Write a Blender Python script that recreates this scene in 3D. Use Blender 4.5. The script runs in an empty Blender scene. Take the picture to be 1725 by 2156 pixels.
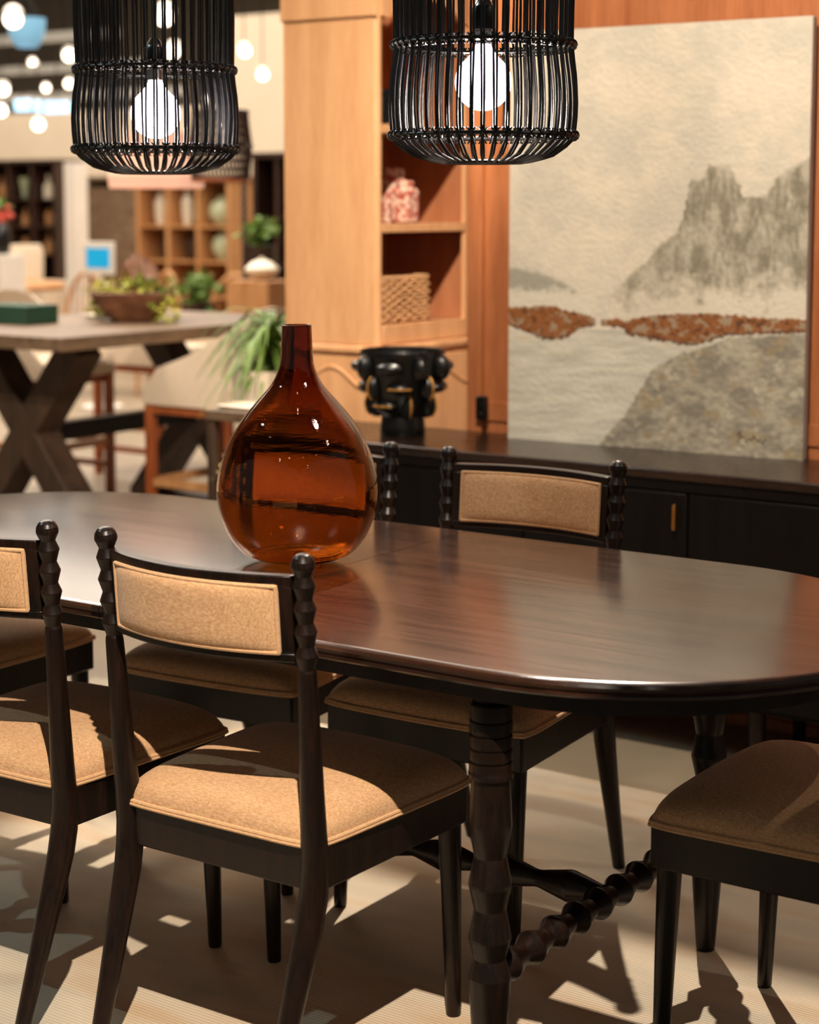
import bpy, bmesh, math, random
from mathutils import Vector, Matrix, noise
R = math.radians
sc = bpy.context.scene
COL = sc.collection
random.seed(7)

# ------------------------------------------------------------------ camera
F_PX, PPX, PPY = 3778.6, 862.5, 846.6
CAM = Vector((2.139, -2.728, 1.4586))
yaw, pitch = R(34.552), R(6.29)
FW = Vector((-math.sin(yaw)*math.cos(pitch), math.cos(yaw)*math.cos(pitch), -math.sin(pitch)))
RT = Vector((math.cos(yaw), math.sin(yaw), 0)); UP = RT.cross(FW)
cd = bpy.data.cameras.new('camera'); co = bpy.data.objects.new('camera', cd); COL.objects.link(co)
M = Matrix((RT, UP, -FW)).transposed().to_4x4(); M.translation = CAM; co.matrix_world = M
cd.sensor_fit = 'HORIZONTAL'; cd.sensor_width = 24; cd.lens = F_PX/1725*24
cd.shift_y = -(1078-PPY)/1725
cd.dof.use_dof = True; cd.dof.focus_distance = 3.2; cd.dof.aperture_fstop = 2.6
cd.clip_end = 200
sc.camera = co
def ray(px, py): return FW + RT*((px-PPX)/F_PX) - UP*((py-PPY)/F_PX)
def V(px, py, Z): return CAM + ray(px, py)*Z                  # at depth Z in metres
def G(px, py, z): d = ray(px, py); return CAM + d*((z-CAM.z)/d.z)   # on a horizontal plane
def Yp(px, py, y): d = ray(px, py); return CAM + d*((y-CAM.y)/d.y)
def Xp(px, py, x): d = ray(px, py); return CAM + d*((x-CAM.x)/d.x)

# ------------------------------------------------------------------ light
w = bpy.data.worlds.new('world'); sc.world = w; w.use_nodes = True
w.node_tree.nodes['Background'].inputs[0].default_value = (.92, .94, .88, 1)
w.node_tree.nodes['Background'].inputs[1].default_value = .13
sc.view_settings.view_transform = 'Standard'; sc.view_settings.look = 'None'
sc.view_settings.exposure = 0.0; sc.view_settings.gamma = 1
def spot(loc, tgt, e, col=(1, .86, .70), size=40, blend=.25, rad=.03):
    l = bpy.data.lights.new('spot', 'SPOT'); l.energy = e; l.color = col; l.spot_size = R(size); l.spot_blend = blend; l.shadow_soft_size = rad
    o = bpy.data.objects.new('spot_light', l); COL.objects.link(o); o.location = loc
    o.rotation_euler = (Vector(tgt)-Vector(loc)).to_track_quat('-Z', 'Y').to_euler(); return o
def area(loc, tgt, e, sx, sy, col=(1, .86, .71)):
    l = bpy.data.lights.new('area', 'AREA'); l.energy = e; l.color = col; l.shape = 'RECTANGLE'; l.size = sx; l.size_y = sy
    o = bpy.data.objects.new('area_light', l); COL.objects.link(o); o.location = loc
    o.rotation_euler = (Vector(tgt)-Vector(loc)).to_track_quat('-Z', 'Y').to_euler(); return o
spot((1.62, -2.02, 3.45), (-.15, -.5, .5), 900, size=32, rad=.018, blend=.12)         # track spot from behind the camera on the near chairs
spot((-.8, 2.6, 4.2), (.5, .7, 0), 1400, size=40, rad=.03)             # track spot over the wood partition on the rug
spot((.6, -.6, 4.05), (-.05, 1.9, 1.35), 820, size=54, rad=.05, blend=1)    # on the painting
spot((.6, -.3, 4.05), (-1.75, 2.1, 1.5), 880, size=30, rad=.04, blend=.6)   # on the oak hutch
spot((-2.4, -1.5, 3.8), (.2, -.2, 0), 100, col=(.72, .95, 1), size=60, rad=.02)
spot((3.1, .7, 3.8), (0, 0, 0), 60, size=60, rad=.02)
spot((-1.0, -.9, 4.2), (-3.0, 3.1, .8), 500, size=24, rad=.03)
area((-6.5, 7.0, 5.3), (-6.5, 7.0, 0), 800, 7, 7)
area((-12, 9.5, 5.3), (-12, 9.5, 0), 900, 9, 6)
area((-5.2, 2.2, 5.0), (-4.6, 3.6, .5), 300, 2, 2)

# ------------------------------------------------------------------ materials
def lin(c): return tuple(((x/255+.055)/1.055)**2.4 if x/255 > .04045 else x/255/12.92 for x in c) + (1,)

def new(name):
    m = bpy.data.materials.new(name); m.use_nodes = True; nt = m.node_tree
    return m, nt, nt.nodes['Principled BSDF']
def N(nt, t, **k):
    n = nt.nodes.new(t)
    for a, b in k.items(): setattr(n, a, b)
    return n
def plain(name, c, rough=.5, metal=0, coat=0, var=.12, scale=14, bump=0):
    m, nt, b = new(name)
    tc = N(nt, 'ShaderNodeTexCoord'); no = N(nt, 'ShaderNodeTexNoise'); no.inputs['Scale'].default_value = scale; no.inputs['Detail'].default_value = 4
    nt.links.new(tc.outputs['Object'], no.inputs['Vector'])
    cr = N(nt, 'ShaderNodeValToRGB'); L = lin(c)
    cr.color_ramp.elements[0].position = .3; cr.color_ramp.elements[1].position = .7
    cr.color_ramp.elements[0].color = tuple(x*(1-var) for x in L[:3])+(1,); cr.color_ramp.elements[1].color = tuple(min(1, x*(1+var)) for x in L[:3])+(1,)
    nt.links.new(no.outputs['Fac'], cr.inputs[0]); nt.links.new(cr.outputs[0], b.inputs['Base Color'])
    b.inputs['Roughness'].default_value = rough; b.inputs['Metallic'].default_value = metal; b.inputs['Coat Weight'].default_value = coat
    if bump:
        bp = N(nt, 'ShaderNodeBump'); bp.inputs['Strength'].default_value = bump; bp.inputs['Distance'].default_value = .005
        nt.links.new(no.outputs['Fac'], bp.inputs['Height']); nt.links.new(bp.outputs[0], b.inputs['Normal'])
    return m
def wood(name, c1, c2, stretch=(1, 12, 12), scale=3, rough=.4, coat=0, bump=.15, rvar=.08):
    m, nt, b = new(name)
    tc = N(nt, 'ShaderNodeTexCoord'); mp = N(nt, 'ShaderNodeMapping'); mp.inputs['Scale'].default_value = stretch
    nt.links.new(tc.outputs['Object'], mp.inputs['Vector'])
    n1 = N(nt, 'ShaderNodeTexNoise'); n1.inputs['Scale'].default_value = scale; n1.inputs['Detail'].default_value = 8; n1.inputs['Distortion'].default_value = .6
    n2 = N(nt, 'ShaderNodeTexNoise'); n2.inputs['Scale'].default_value = scale*7; n2.inputs['Detail'].default_value = 6
    for n in (n1, n2): nt.links.new(mp.outputs[0], n.inputs['Vector'])
    mx = N(nt, 'ShaderNodeMath', operation='MULTIPLY_ADD'); mx.inputs[1].default_value = .45
    nt.links.new(n2.outputs['Fac'], mx.inputs[0])
    mh = N(nt, 'ShaderNodeMath', operation='MULTIPLY'); mh.inputs[1].default_value = .6; nt.links.new(n1.outputs['Fac'], mh.inputs[0]); nt.links.new(mh.outputs[0], mx.inputs[2])
    cr = N(nt, 'ShaderNodeValToRGB'); cr.color_ramp.elements[0].position = .38; cr.color_ramp.elements[1].position = .66
    cr.color_ramp.elements[0].color = lin(c1); cr.color_ramp.elements[1].color = lin(c2)
    nt.links.new(mx.outputs[0], cr.inputs[0]); nt.links.new(cr.outputs[0], b.inputs['Base Color'])
    mr = N(nt, 'ShaderNodeMapRange'); mr.inputs[3].default_value = rough-rvar; mr.inputs[4].default_value = rough+rvar
    nt.links.new(mx.outputs[0], mr.inputs[0]); nt.links.new(mr.outputs[0], b.inputs['Roughness'])
    bp = N(nt, 'ShaderNodeBump'); bp.inputs['Strength'].default_value = bump; bp.inputs['Distance'].default_value = .002
    nt.links.new(mx.outputs[0], bp.inputs['Height']); nt.links.new(bp.outputs[0], b.inputs['Normal'])
    b.inputs['Coat Weight'].default_value = coat; b.inputs['Coat Roughness'].default_value = .15
    return m
def linen(name, c1, c2):
    m, nt, b = new(name)
    tc = N(nt, 'ShaderNodeTexCoord'); outs = []
    for st in ((110, 700, 220), (700, 110, 700)):
        mp = N(nt, 'ShaderNodeMapping'); mp.inputs['Scale'].default_value = st; nt.links.new(tc.outputs['Object'], mp.inputs['Vector'])
        n = N(nt, 'ShaderNodeTexNoise'); n.inputs['Scale'].default_value = 1; n.inputs['Detail'].default_value = 3; nt.links.new(mp.outputs[0], n.inputs['Vector']); outs.append(n)
    big = N(nt, 'ShaderNodeTexNoise'); big.inputs['Scale'].default_value = 22; nt.links.new(tc.outputs['Object'], big.inputs['Vector'])
    a = N(nt, 'ShaderNodeMath', operation='ADD'); nt.links.new(outs[0].outputs['Fac'], a.inputs[0]); nt.links.new(outs[1].outputs['Fac'], a.inputs[1])
    a2 = N(nt, 'ShaderNodeMath', operation='MULTIPLY_ADD'); a2.inputs[1].default_value = .12; nt.links.new(big.outputs['Fac'], a2.inputs[0]); nt.links.new(a.outputs[0], a2.inputs[2])
    cr = N(nt, 'ShaderNodeMapRange'); cr.inputs[1].default_value = .80; cr.inputs[2].default_value = 1.34; nt.links.new(a2.outputs[0], cr.inputs[0])
    mix = N(nt, 'ShaderNodeMix', data_type='RGBA'); mix.inputs[6].default_value = lin(c1); mix.inputs[7].default_value = lin(c2)
    nt.links.new(cr.outputs[0], mix.inputs[0]); nt.links.new(mix.outputs[2], b.inputs['Base Color'])
    b.inputs['Roughness'].default_value = .9; b.inputs['Sheen Weight'].default_value = .25; b.inputs['Sheen Roughness'].default_value = .4; b.inputs['Specular IOR Level'].default_value = .2
    bp = N(nt, 'ShaderNodeBump'); bp.inputs['Strength'].default_value = .35; bp.inputs['Distance'].default_value = .0012
    nt.links.new(a.outputs[0], bp.inputs['Height']); nt.links.new(bp.outputs[0], b.inputs['Normal'])
    return m
def glow(name, c, s):
    m, nt, b = new(name); b.inputs['Base Color'].default_value = lin(c); b.inputs['Emission Color'].default_value = lin(c); b.inputs['Emission Strength'].default_value = s; return m
def glass(name, c, rough=0.0, ior=1.45):
    m, nt, b = new(name); b.inputs['Base Color'].default_value = c+(1,); b.inputs['Transmission Weight'].default_value = 1
    b.inputs['Roughness'].default_value = rough; b.inputs['IOR'].default_value = ior; return m
espresso = wood('espresso_wood', (11, 7, 5), (33, 18, 11), (14, 14, 1.2), 4, .33, 0, .08)
espresso.node_tree.nodes['Principled BSDF'].inputs['Specular IOR Level'].default_value = .32
espresso_x = wood('espresso_wood_top', (25, 13, 8), (54, 30, 17), (.9, 16, 16), 2.6, .20, .22, .05, .05)
espresso_sb = wood('sideboard_wood', (26, 16, 11), (46, 29, 20), (.9, 16, 16), 2.6, .27, .1, .05, .05)
sb_front = wood('sideboard_front_wood', (9, 6, 5), (16, 11, 9), (10, 10, 1), 3, .5, 0, .1)
sb_front.node_tree.nodes['Principled BSDF'].inputs['Specular IOR Level'].default_value = .15
linen_m = linen('tan_linen', (176, 132, 92), (218, 176, 134))
piping_m = linen('tan_linen_piping', (190, 146, 104), (216, 174, 132))
rattan = plain('black_rattan', (9, 7, 6), .38, 0, .1, .3, 60, .2)
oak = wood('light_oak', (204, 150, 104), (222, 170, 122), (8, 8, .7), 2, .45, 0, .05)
oak_shaded = wood('oak_interior_shaded', (158, 98, 62), (178, 116, 76), (8, 8, .7), 2, .6, 0, .05)  # oak toned darker, puts the shade inside the hutch into the colour
orange_wood = wood('warm_panel_wood', (156, 90, 52), (186, 116, 72), (9, 9, .6), 2, .42, 0, .06)
black_cer = plain('black_ceramic', (9, 8, 8), .34, 0, .1, .2, 30, .1)
gold = plain('gold_leaf', (206, 146, 66), .4, .35, 0, .2, 60)
brass = plain('brass', (205, 150, 75), .3, 1, 0, .1, 60)
steel = plain('steel', (190, 185, 178), .25, 1, 0, .05, 40)
black_m = plain('black_metal', (16, 14, 13), .4, .3, 0, .2, 40)
cream = plain('cream_paint', (206, 190, 168), .8, 0, 0, .03, 3)
darkceil = plain('dark_ceiling_paint', (84, 86, 92), .8, 0, 0, .15, 2)
beam_m = plain('grey_beam_paint', (150, 148, 142), .6, 0, 0, .05, 5)
farm_wood = wood('grey_brown_wood', (84, 64, 48), (128, 104, 80), (8, 1, 8), 2, .5, 0, .3)
farm_dark = wood('brown_beam_wood', (44, 31, 22), (74, 53, 38), (6, 6, 1), 2, .6, 0, .3)
red_wood = wood('reddish_wood', (128, 62, 28), (164, 88, 44), (8, 8, 1), 2, .4, 0, .1)
tan_wood = wood('tan_wood', (168, 116, 70), (200, 148, 98), (8, 8, 1), 2, .5, 0, .1)
dark_wood = wood('dark_cabinet_wood', (36, 20, 14), (62, 38, 26), (8, 8, 1), 2, .45, 0, .1)
white_fab = linen('oatmeal_fabric', (206, 186, 162), (226, 208, 186))
white_cer = plain('white_ceramic', (226, 214, 192), .25, 0, .3, .06, 8)
sage_cer = plain('sage_ceramic', (178, 184, 150), .3, 0, .3, .08, 8)
white_paint = plain('white_paint', (225, 218, 208), .6, 0, 0, .03, 6)
leaf_m = plain('leaf_green', (100, 130, 52), .5, 0, 0, .35, 9)
leaf_l = plain('leaf_yellow_green', (186, 186, 76), .5, 0, 0, .3, 9)
root_wood = wood('root_wood', (84, 50, 32), (138, 92, 62), (4, 4, 9), 3, .6, 0, .6)
pink_m = plain('pink_shade_fabric', (226, 178, 150), .8, 0, 0, .05, 10)
bulb_m = glow('bulb_glow', (246, 232, 255), 5.0)
lamp_m = glow('lamp_glow', (255, 238, 214), 6.0)
blue_m = glow('blue_lamp_glow', (170, 220, 255), 1.7)
screen_m = glow('screen_blue_glow', (14, 140, 186), .75)
foil_m = plain('pot_terracotta', (150, 90, 60), .7)

# ------------------------------------------------------------------ mesh building
class MB:
    def __init__(s): s.v = []; s.f = []
    def add(s, vs, fs):
        n = len(s.v); s.v += [tuple(a) for a in vs]; s.f += [tuple(i+n for i in f) for f in fs]; return s
    def box(s, x0, x1, y0, y1, z0, z1, m=None):
        vs = [Vector((x, y, z)) for x in (x0, x1) for y in (y0, y1) for z in (z0, z1)]
        if m is not None: vs = [m @ q for q in vs]
        return s.add(vs, [(0, 1, 3, 2), (4, 6, 7, 5), (0, 4, 5, 1), (2, 3, 7, 6), (0, 2, 6, 4), (1, 5, 7, 3)])
    def beam(s, a, b, w_, h_, up=Vector((0, 0, 1))):
        a = Vector(a); b = Vector(b); d = (b-a).normalized(); sd = d.cross(up).normalized(); u2 = sd.cross(d)
        vs = [p + sd*(i*w_/2) + u2*(j*h_/2) for p in (a, b) for i in (-1, 1) for j in (-1, 1)]
        return s.add(vs, [(0, 1, 3, 2), (4, 6, 7, 5), (0, 4, 5, 1), (2, 3, 7, 6), (0, 2, 6, 4), (1, 5, 7, 3)])
    def lathe(s, prof, seg=32, c=(0, 0, 0), fr=None, close=False):
        vs = []; fs = []; n = len(prof)
        for (r, z) in prof:
            for k in range(seg):
                a = 2*math.pi*k/seg; rr = r if fr is None else r*fr(a, z)
                vs.append((c[0]+rr*math.cos(a), c[1]+rr*math.sin(a), c[2]+z))
        for i in range(n-1 if not close else n):
            j = (i+1) % n
            for k in range(seg):
                k2 = (k+1) % seg; fs.append((i*seg+k, i*seg+k2, j*seg+k2, j*seg+k))
        if not close:
            if prof[0][0] > 1e-5: fs.append(tuple(range(seg-1, -1, -1)))
            if prof[-1][0] > 1e-5: fs.append(tuple((n-1)*seg+k for k in range(seg)))
        return s.add(vs, fs)
    def tube(s, pts, rad, seg=8, closed=False, up=None):
        P = [Vector(p) for p in pts]; n = len(P)
        if not hasattr(rad, '__len__'): rad = [rad]*n
        T = []
        for i in range(n):
            a = P[i-1] if (i > 0 or closed) else P[i]; b = P[(i+1) % n] if (i < n-1 or closed) else P[i]
            t = b-a; T.append(t.normalized() if t.length > 1e-9 else Vector((0, 0, 1)))
        ref = up or (Vector((0, 0, 1)) if abs(T[0].z) < .9 else Vector((1, 0, 0)))
        u = (ref - T[0]*ref.dot(T[0])).normalized(); vs = []; fs = []
        for i in range(n):
            u = (u - T[i]*u.dot(T[i])).normalized(); w2 = T[i].cross(u)
            for k in range(seg):
                a = 2*math.pi*k/seg; vs.append(P[i] + (u*math.cos(a) + w2*math.sin(a))*rad[i])
        for i in range(n if closed else n-1):
            j = (i+1) % n
            for k in range(seg): k2 = (k+1) % seg; fs.append((i*seg+k, i*seg+k2, j*seg+k2, j*seg+k))
        if not closed: fs.append(tuple(range(seg-1, -1, -1))); fs.append(tuple((n-1)*seg+k for k in range(seg)))
        return s.add(vs, fs)
    def ell(s, c, rx, ry, rz, su=14, sv=9, m=None):
        vs = []; fs = []
        for i in range(sv+1):
            ph = math.pi*i/sv
            for k in range(su):
                a = 2*math.pi*k/su; q = Vector((rx*math.sin(ph)*math.cos(a), ry*math.sin(ph)*math.sin(a), rz*math.cos(ph)))
                if m is not None: q = m @ q
                vs.append(q+Vector(c))
        for i in range(sv):
            for k in range(su): k2 = (k+1) % su; fs.append((i*su+k, (i+1)*su+k, (i+1)*su+k2, i*su+k2))
        return s.add(vs, fs)
    def loft(s, rings, cap=True):
        n = len(rings[0]); vs = [q for r_ in rings for q in r_]; fs = []
        for i in range(len(rings)-1):
            for k in range(n): k2 = (k+1) % n; fs.append((i*n+k, i*n+k2, (i+1)*n+k2, (i+1)*n+k))
        if cap: fs.append(tuple(range(n-1, -1, -1))); fs.append(tuple((len(rings)-1)*n+k for k in range(n)))
        return s.add(vs, fs)
    def mesh(s, name, mat, smooth=True, ang=32):
        me = bpy.data.meshes.new(name); me.from_pydata(s.v, [], s.f); me.materials.append(mat)
        bm = bmesh.new(); bm.from_mesh(me); bmesh.ops.recalc_face_normals(bm, faces=bm.faces); bm.to_mesh(me); bm.free()
        if smooth:
            me.shade_smooth(); me.set_sharp_from_angle(angle=R(ang))
        return me
    def build(s, name, mat, parent=None, bevel=0, smooth=True, ang=32, sub=0):
        o = bpy.data.objects.new(name, s.mesh(name, mat, smooth, ang)); COL.objects.link(o)
        if parent: o.parent = parent
        if bevel:
            b = o.modifiers.new('bevel', 'BEVEL'); b.width = bevel; b.segments = 2; b.limit_method = 'ANGLE'; b.angle_limit = R(40)
        if sub:
            m_ = o.modifiers.new('sub', 'SUBSURF'); m_.levels = sub; m_.render_levels = sub
        return o
def tag(o, label, cat, group=None, kind=None):
    o['label'] = label; o['category'] = cat
    if group: o['group'] = group
    if kind: o['kind'] = kind
    return o
def thing(name, label, cat, loc=(0, 0, 0), rz=0, group=None):
    o = bpy.data.objects.new(name, None); o.empty_display_size = .05; COL.objects.link(o); o.location = loc; o.rotation_euler = (0, 0, rz)
    return tag(o, label, cat, group)
def struct(o): o['kind'] = 'structure'; return o
def copy_tree(o, parent=None):
    c = o.copy(); COL.objects.link(c)
    if parent: c.parent = parent
    for ch in list(o.children): copy_tree(ch, c)
    return c
def dup(o, loc, rz, label, group=None):
    c = copy_tree(o); c.location = loc; c.rotation_euler = (0, 0, rz); c['label'] = label
    if group: c['group'] = group
    return c

# ------------------------------------------------------------------ the room
m, nt, b = new('stone_floor')
tc = N(nt, 'ShaderNodeTexCoord'); no = N(nt, 'ShaderNodeTexNoise'); no.inputs['Scale'].default_value = 1.1; no.inputs['Detail'].default_value = 6
nt.links.new(tc.outputs['Object'], no.inputs['Vector']); cr = N(nt, 'ShaderNodeValToRGB')
cr.color_ramp.elements[0].position = .35; cr.color_ramp.elements[0].color = lin((128, 112, 92)); cr.color_ramp.elements[1].position = .65; cr.color_ramp.elements[1].color = lin((160, 144, 122))
nt.links.new(no.outputs['Fac'], cr.inputs[0]); nt.links.new(cr.outputs[0], b.inputs['Base Color']); b.inputs['Roughness'].default_value = .4
struct(MB().box(-26, 7, -8, 22, -.05, -.012).build('floor', m, smooth=False))
struct(MB().box(-26, 7, 20, 20.2, -.012, 5.6).build('wall_back', cream, smooth=False))
struct(MB().box(-26.2, -26, -8, 20, -.012, 5.6).build('wall_left', cream, smooth=False))
struct(MB().box(-26, 7, -8, 22, 5.6, 5.8).build('ceiling', darkceil, smooth=False))
struct(MB().box(Yp(484, 400, 12.6).x, -3.0, 12.6, 12.8, -.012, 3.5).build('wall_middle', cream, smooth=False))
struct(MB().box(-25.9, Yp(484, 400, 12.6).x-.01, 12.7, 12.9, -.012, 2.55).build('wall_far', cream, smooth=False))
for i, (px, py, Z) in enumerate(((75, 80, 15), (75, 146, 16.5), (75, 205, 17.6))):
    q = V(px, py, Z); struct(MB().box(-24, q.x+.9+i*.5, q.y, q.y+.07, q.z-.04, q.z+.04).build('trim_%d' % (i+1), beam_m, smooth=False))
for i, x in enumerate((-8.5, -11.5, -14.5)):
    struct(MB().box(x, x+.2, 2, 20, 4.9, 5.2).build('trim_%d' % (i+5), beam_m, smooth=False))

# rug
m, nt, b = new('ribbed_rug')
tc = N(nt, 'ShaderNodeTexCoord'); sp = N(nt, 'ShaderNodeSeparateXYZ'); nt.links.new(tc.outputs['Object'], sp.inputs[0])
nw = N(nt, 'ShaderNodeTexNoise'); nw.inputs['Scale'].default_value = 9; nt.links.new(tc.outputs['Object'], nw.inputs['Vector'])
ad = N(nt, 'ShaderNodeMath', operation='MULTIPLY_ADD'); ad.inputs[1].default_value = .006; nt.links.new(nw.outputs['Fac'], ad.inputs[0]); nt.links.new(sp.outputs['Y'], ad.inputs[2])
mu = N(nt, 'ShaderNodeMath', operation='MULTIPLY'); mu.inputs[1].default_value = 2*math.pi/.0085; nt.links.new(ad.outputs[0], mu.inputs[0])
sn = N(nt, 'ShaderNodeMath', operation='SINE'); nt.links.new(mu.outputs[0], sn.inputs[0])
fi = N(nt, 'ShaderNodeTexNoise'); fi.inputs['Scale'].default_value = 420; nt.links.new(tc.outputs['Object'], fi.inputs['Vector'])
hs = N(nt, 'ShaderNodeMath', operation='MULTIPLY_ADD'); hs.inputs[1].default_value = 1.4; nt.links.new(fi.outputs['Fac'], hs.inputs[0]); nt.links.new(sn.outputs[0], hs.inputs[2])
bp = N(nt, 'ShaderNodeBump'); bp.inputs['Strength'].default_value = .35; bp.inputs['Distance'].default_value = .0014; nt.links.new(hs.outputs[0], bp.inputs['Height']); nt.links.new(bp.outputs[0], b.inputs['Normal'])
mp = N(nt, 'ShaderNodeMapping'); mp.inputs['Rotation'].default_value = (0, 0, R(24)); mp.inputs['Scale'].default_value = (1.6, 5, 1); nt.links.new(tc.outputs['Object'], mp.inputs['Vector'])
pn = N(nt, 'ShaderNodeTexNoise'); pn.inputs['Scale'].default_value = 1.3; pn.inputs['Detail'].default_value = 2; nt.links.new(mp.outputs[0], pn.inputs['Vector'])  # streaks paint in coloured shadows along with a faintly distressed pattern
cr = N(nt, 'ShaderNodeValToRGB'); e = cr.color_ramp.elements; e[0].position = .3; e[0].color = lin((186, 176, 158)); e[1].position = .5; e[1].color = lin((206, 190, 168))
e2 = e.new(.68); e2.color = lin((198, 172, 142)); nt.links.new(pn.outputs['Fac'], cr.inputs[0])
rm = N(nt, 'ShaderNodeMapRange'); rm.inputs[1].default_value = -1; rm.inputs[3].default_value = .90; nt.links.new(sn.outputs[0], rm.inputs[0])
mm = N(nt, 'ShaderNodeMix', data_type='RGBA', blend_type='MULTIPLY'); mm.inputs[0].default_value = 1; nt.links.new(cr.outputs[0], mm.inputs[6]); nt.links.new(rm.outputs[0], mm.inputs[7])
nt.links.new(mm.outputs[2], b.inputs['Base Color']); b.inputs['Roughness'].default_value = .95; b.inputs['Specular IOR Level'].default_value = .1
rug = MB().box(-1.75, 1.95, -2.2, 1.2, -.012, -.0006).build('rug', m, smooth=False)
tag(rug, 'pale beige finely ribbed rug lying under the dark dining table', 'rug')

# ------------------------------------------------------------------ dining table
XR, W2, LX, LY, TZ, S1, S2 = .7137, .4885, .692, .402, .76, -.067, .083
tb = thing('dining_table', 'dark brown oval extension dining table with turned beaded legs', 'table')
prof = [(.016, 0), (.008, -.0012), (.003, -.004), (0, -.009), (.0005, -.014), (.0035, -.0175), (.0035, -.019), (.001, -.0205), (0.0005, -.0235), (.003, -.0265), (.012, -.028)]
def arc_pts(sign, n=48):       # outline with normals, one half of the racetrack
    return [((sign*(XR + W2*math.cos(a)), W2*math.sin(a)), (sign*math.cos(a), math.sin(a))) for a in [R(-90)+math.pi*i/n for i in range(n+1)]]
def top_piece(name, base):
    rings = [[(p[0]-n_[0]*ins, p[1]-n_[1]*ins, TZ+dz) for p, n_ in base] for ins, dz in prof]
    return MB().loft(rings).build(name, espresso_x, tb, ang=25)
g = .0007
top_piece('tabletop', [((S2+g, -W2), (0, -1))] + arc_pts(1) + [((S2+g, W2), (0, 1))])
top_piece('tabletop', [((S1-g, -W2), (0, -1))] + arc_pts(-1) + [((S1-g, W2), (0, 1))])
top_piece('leaf', [((S1+g, -W2), (0, -1)), ((S2-g, -W2), (0, -1)), ((S2-g, W2), (0, 1)), ((S1+g, W2), (0, 1))])
ap = []
for ins in (.060, .082):
    o_ = [(p[0]-n_[0]*ins, p[1]-n_[1]*ins) for p, n_ in arc_pts(1)] + [(-(p[0]-n_[0]*ins), -(p[1]-n_[1]*ins)) for p, n_ in arc_pts(1)]
    ap.append(o_)
n_ = len(ap[0]); a_ = MB()
vs = [(x, y, z) for o_ in ap for z in (.694, .7325) for x, y in o_]; fs = []
for k in range(n_):
    k2 = (k+1) % n_
    fs += [(k, k2, n_+k2, n_+k), (2*n_+k, 3*n_+k, 3*n_+k2, 2*n_+k2), (k, 2*n_+k, 2*n_+k2, k2), (n_+k, n_+k2, 3*n_+k2, 3*n_+k)]
a_.add(vs, fs).build('apron', espresso, tb, ang=25)
legp = [(.0175, 0), (.0185, .004), (.027, .12), (.0335, .225), (.0345, .236), (.0345, .240), (.0262, .268), (.0255, .270), (.0262, .272),
        (.0345, .302), (.0345, .306), (.0262, .349), (.0255, .351), (.0262, .353), (.0345, .389), (.0345, .394), (.0262, .435), (.0255, .437), (.0262, .439),
        (.0345, .486), (.0345, .492), (.0312, .560), (.0312, .566), (.0355, .566), (.0358, .572), (.0345, .578), (.0345, .590), (.031, .591), (.031, .594),
        (.0340, .595), (.0344, .603), (.0340, .611), (.031, .612), (.031, .615), (.0340, .616), (.0344, .625), (.0340, .634), (.031, .635), (.031, .638),
        (.0340, .639), (.0344, .648), (.0340, .657), (.031, .658), (.031, .661), (.0340, .662), (.0344, .672), (.034, .684), (.030, .688), (.026, .690), (.0255, .73)]
for sx in (-1, 1):
    for sy in (-1, 1):
        MB().lathe(legp, 48, (sx*LX, sy*LY, 0)).build('leg', espresso, tb, ang=10)
def beads(a, b, n, r0, r1, peak=.45, ends=0):
    a = Vector(a); b = Vector(b); P = []; Rr = []
    for i in range(n):
        for t, r_ in ((0.02, r0), (.05, r0*1.02), (peak-.02, r1), (peak+.03, r1), (.96, r0*1.02), (.985, r0)):
            P.append(a.lerp(b, (i+t)/n)); Rr.append(r_)
    return MB().tube(P, Rr, 44)
for sx in (-1, 1):
    beads((sx*LX, -LY+.02, .24), (sx*LX, LY-.02, .24), 10, .017, .029, .42).build('cross_stretcher', espresso, tb, ang=11)
beads((-LX+.012, 0, .24), (LX-.012, 0, .24), 10, .016, .029, .5).build('long_stretcher', espresso, tb, ang=11)

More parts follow.
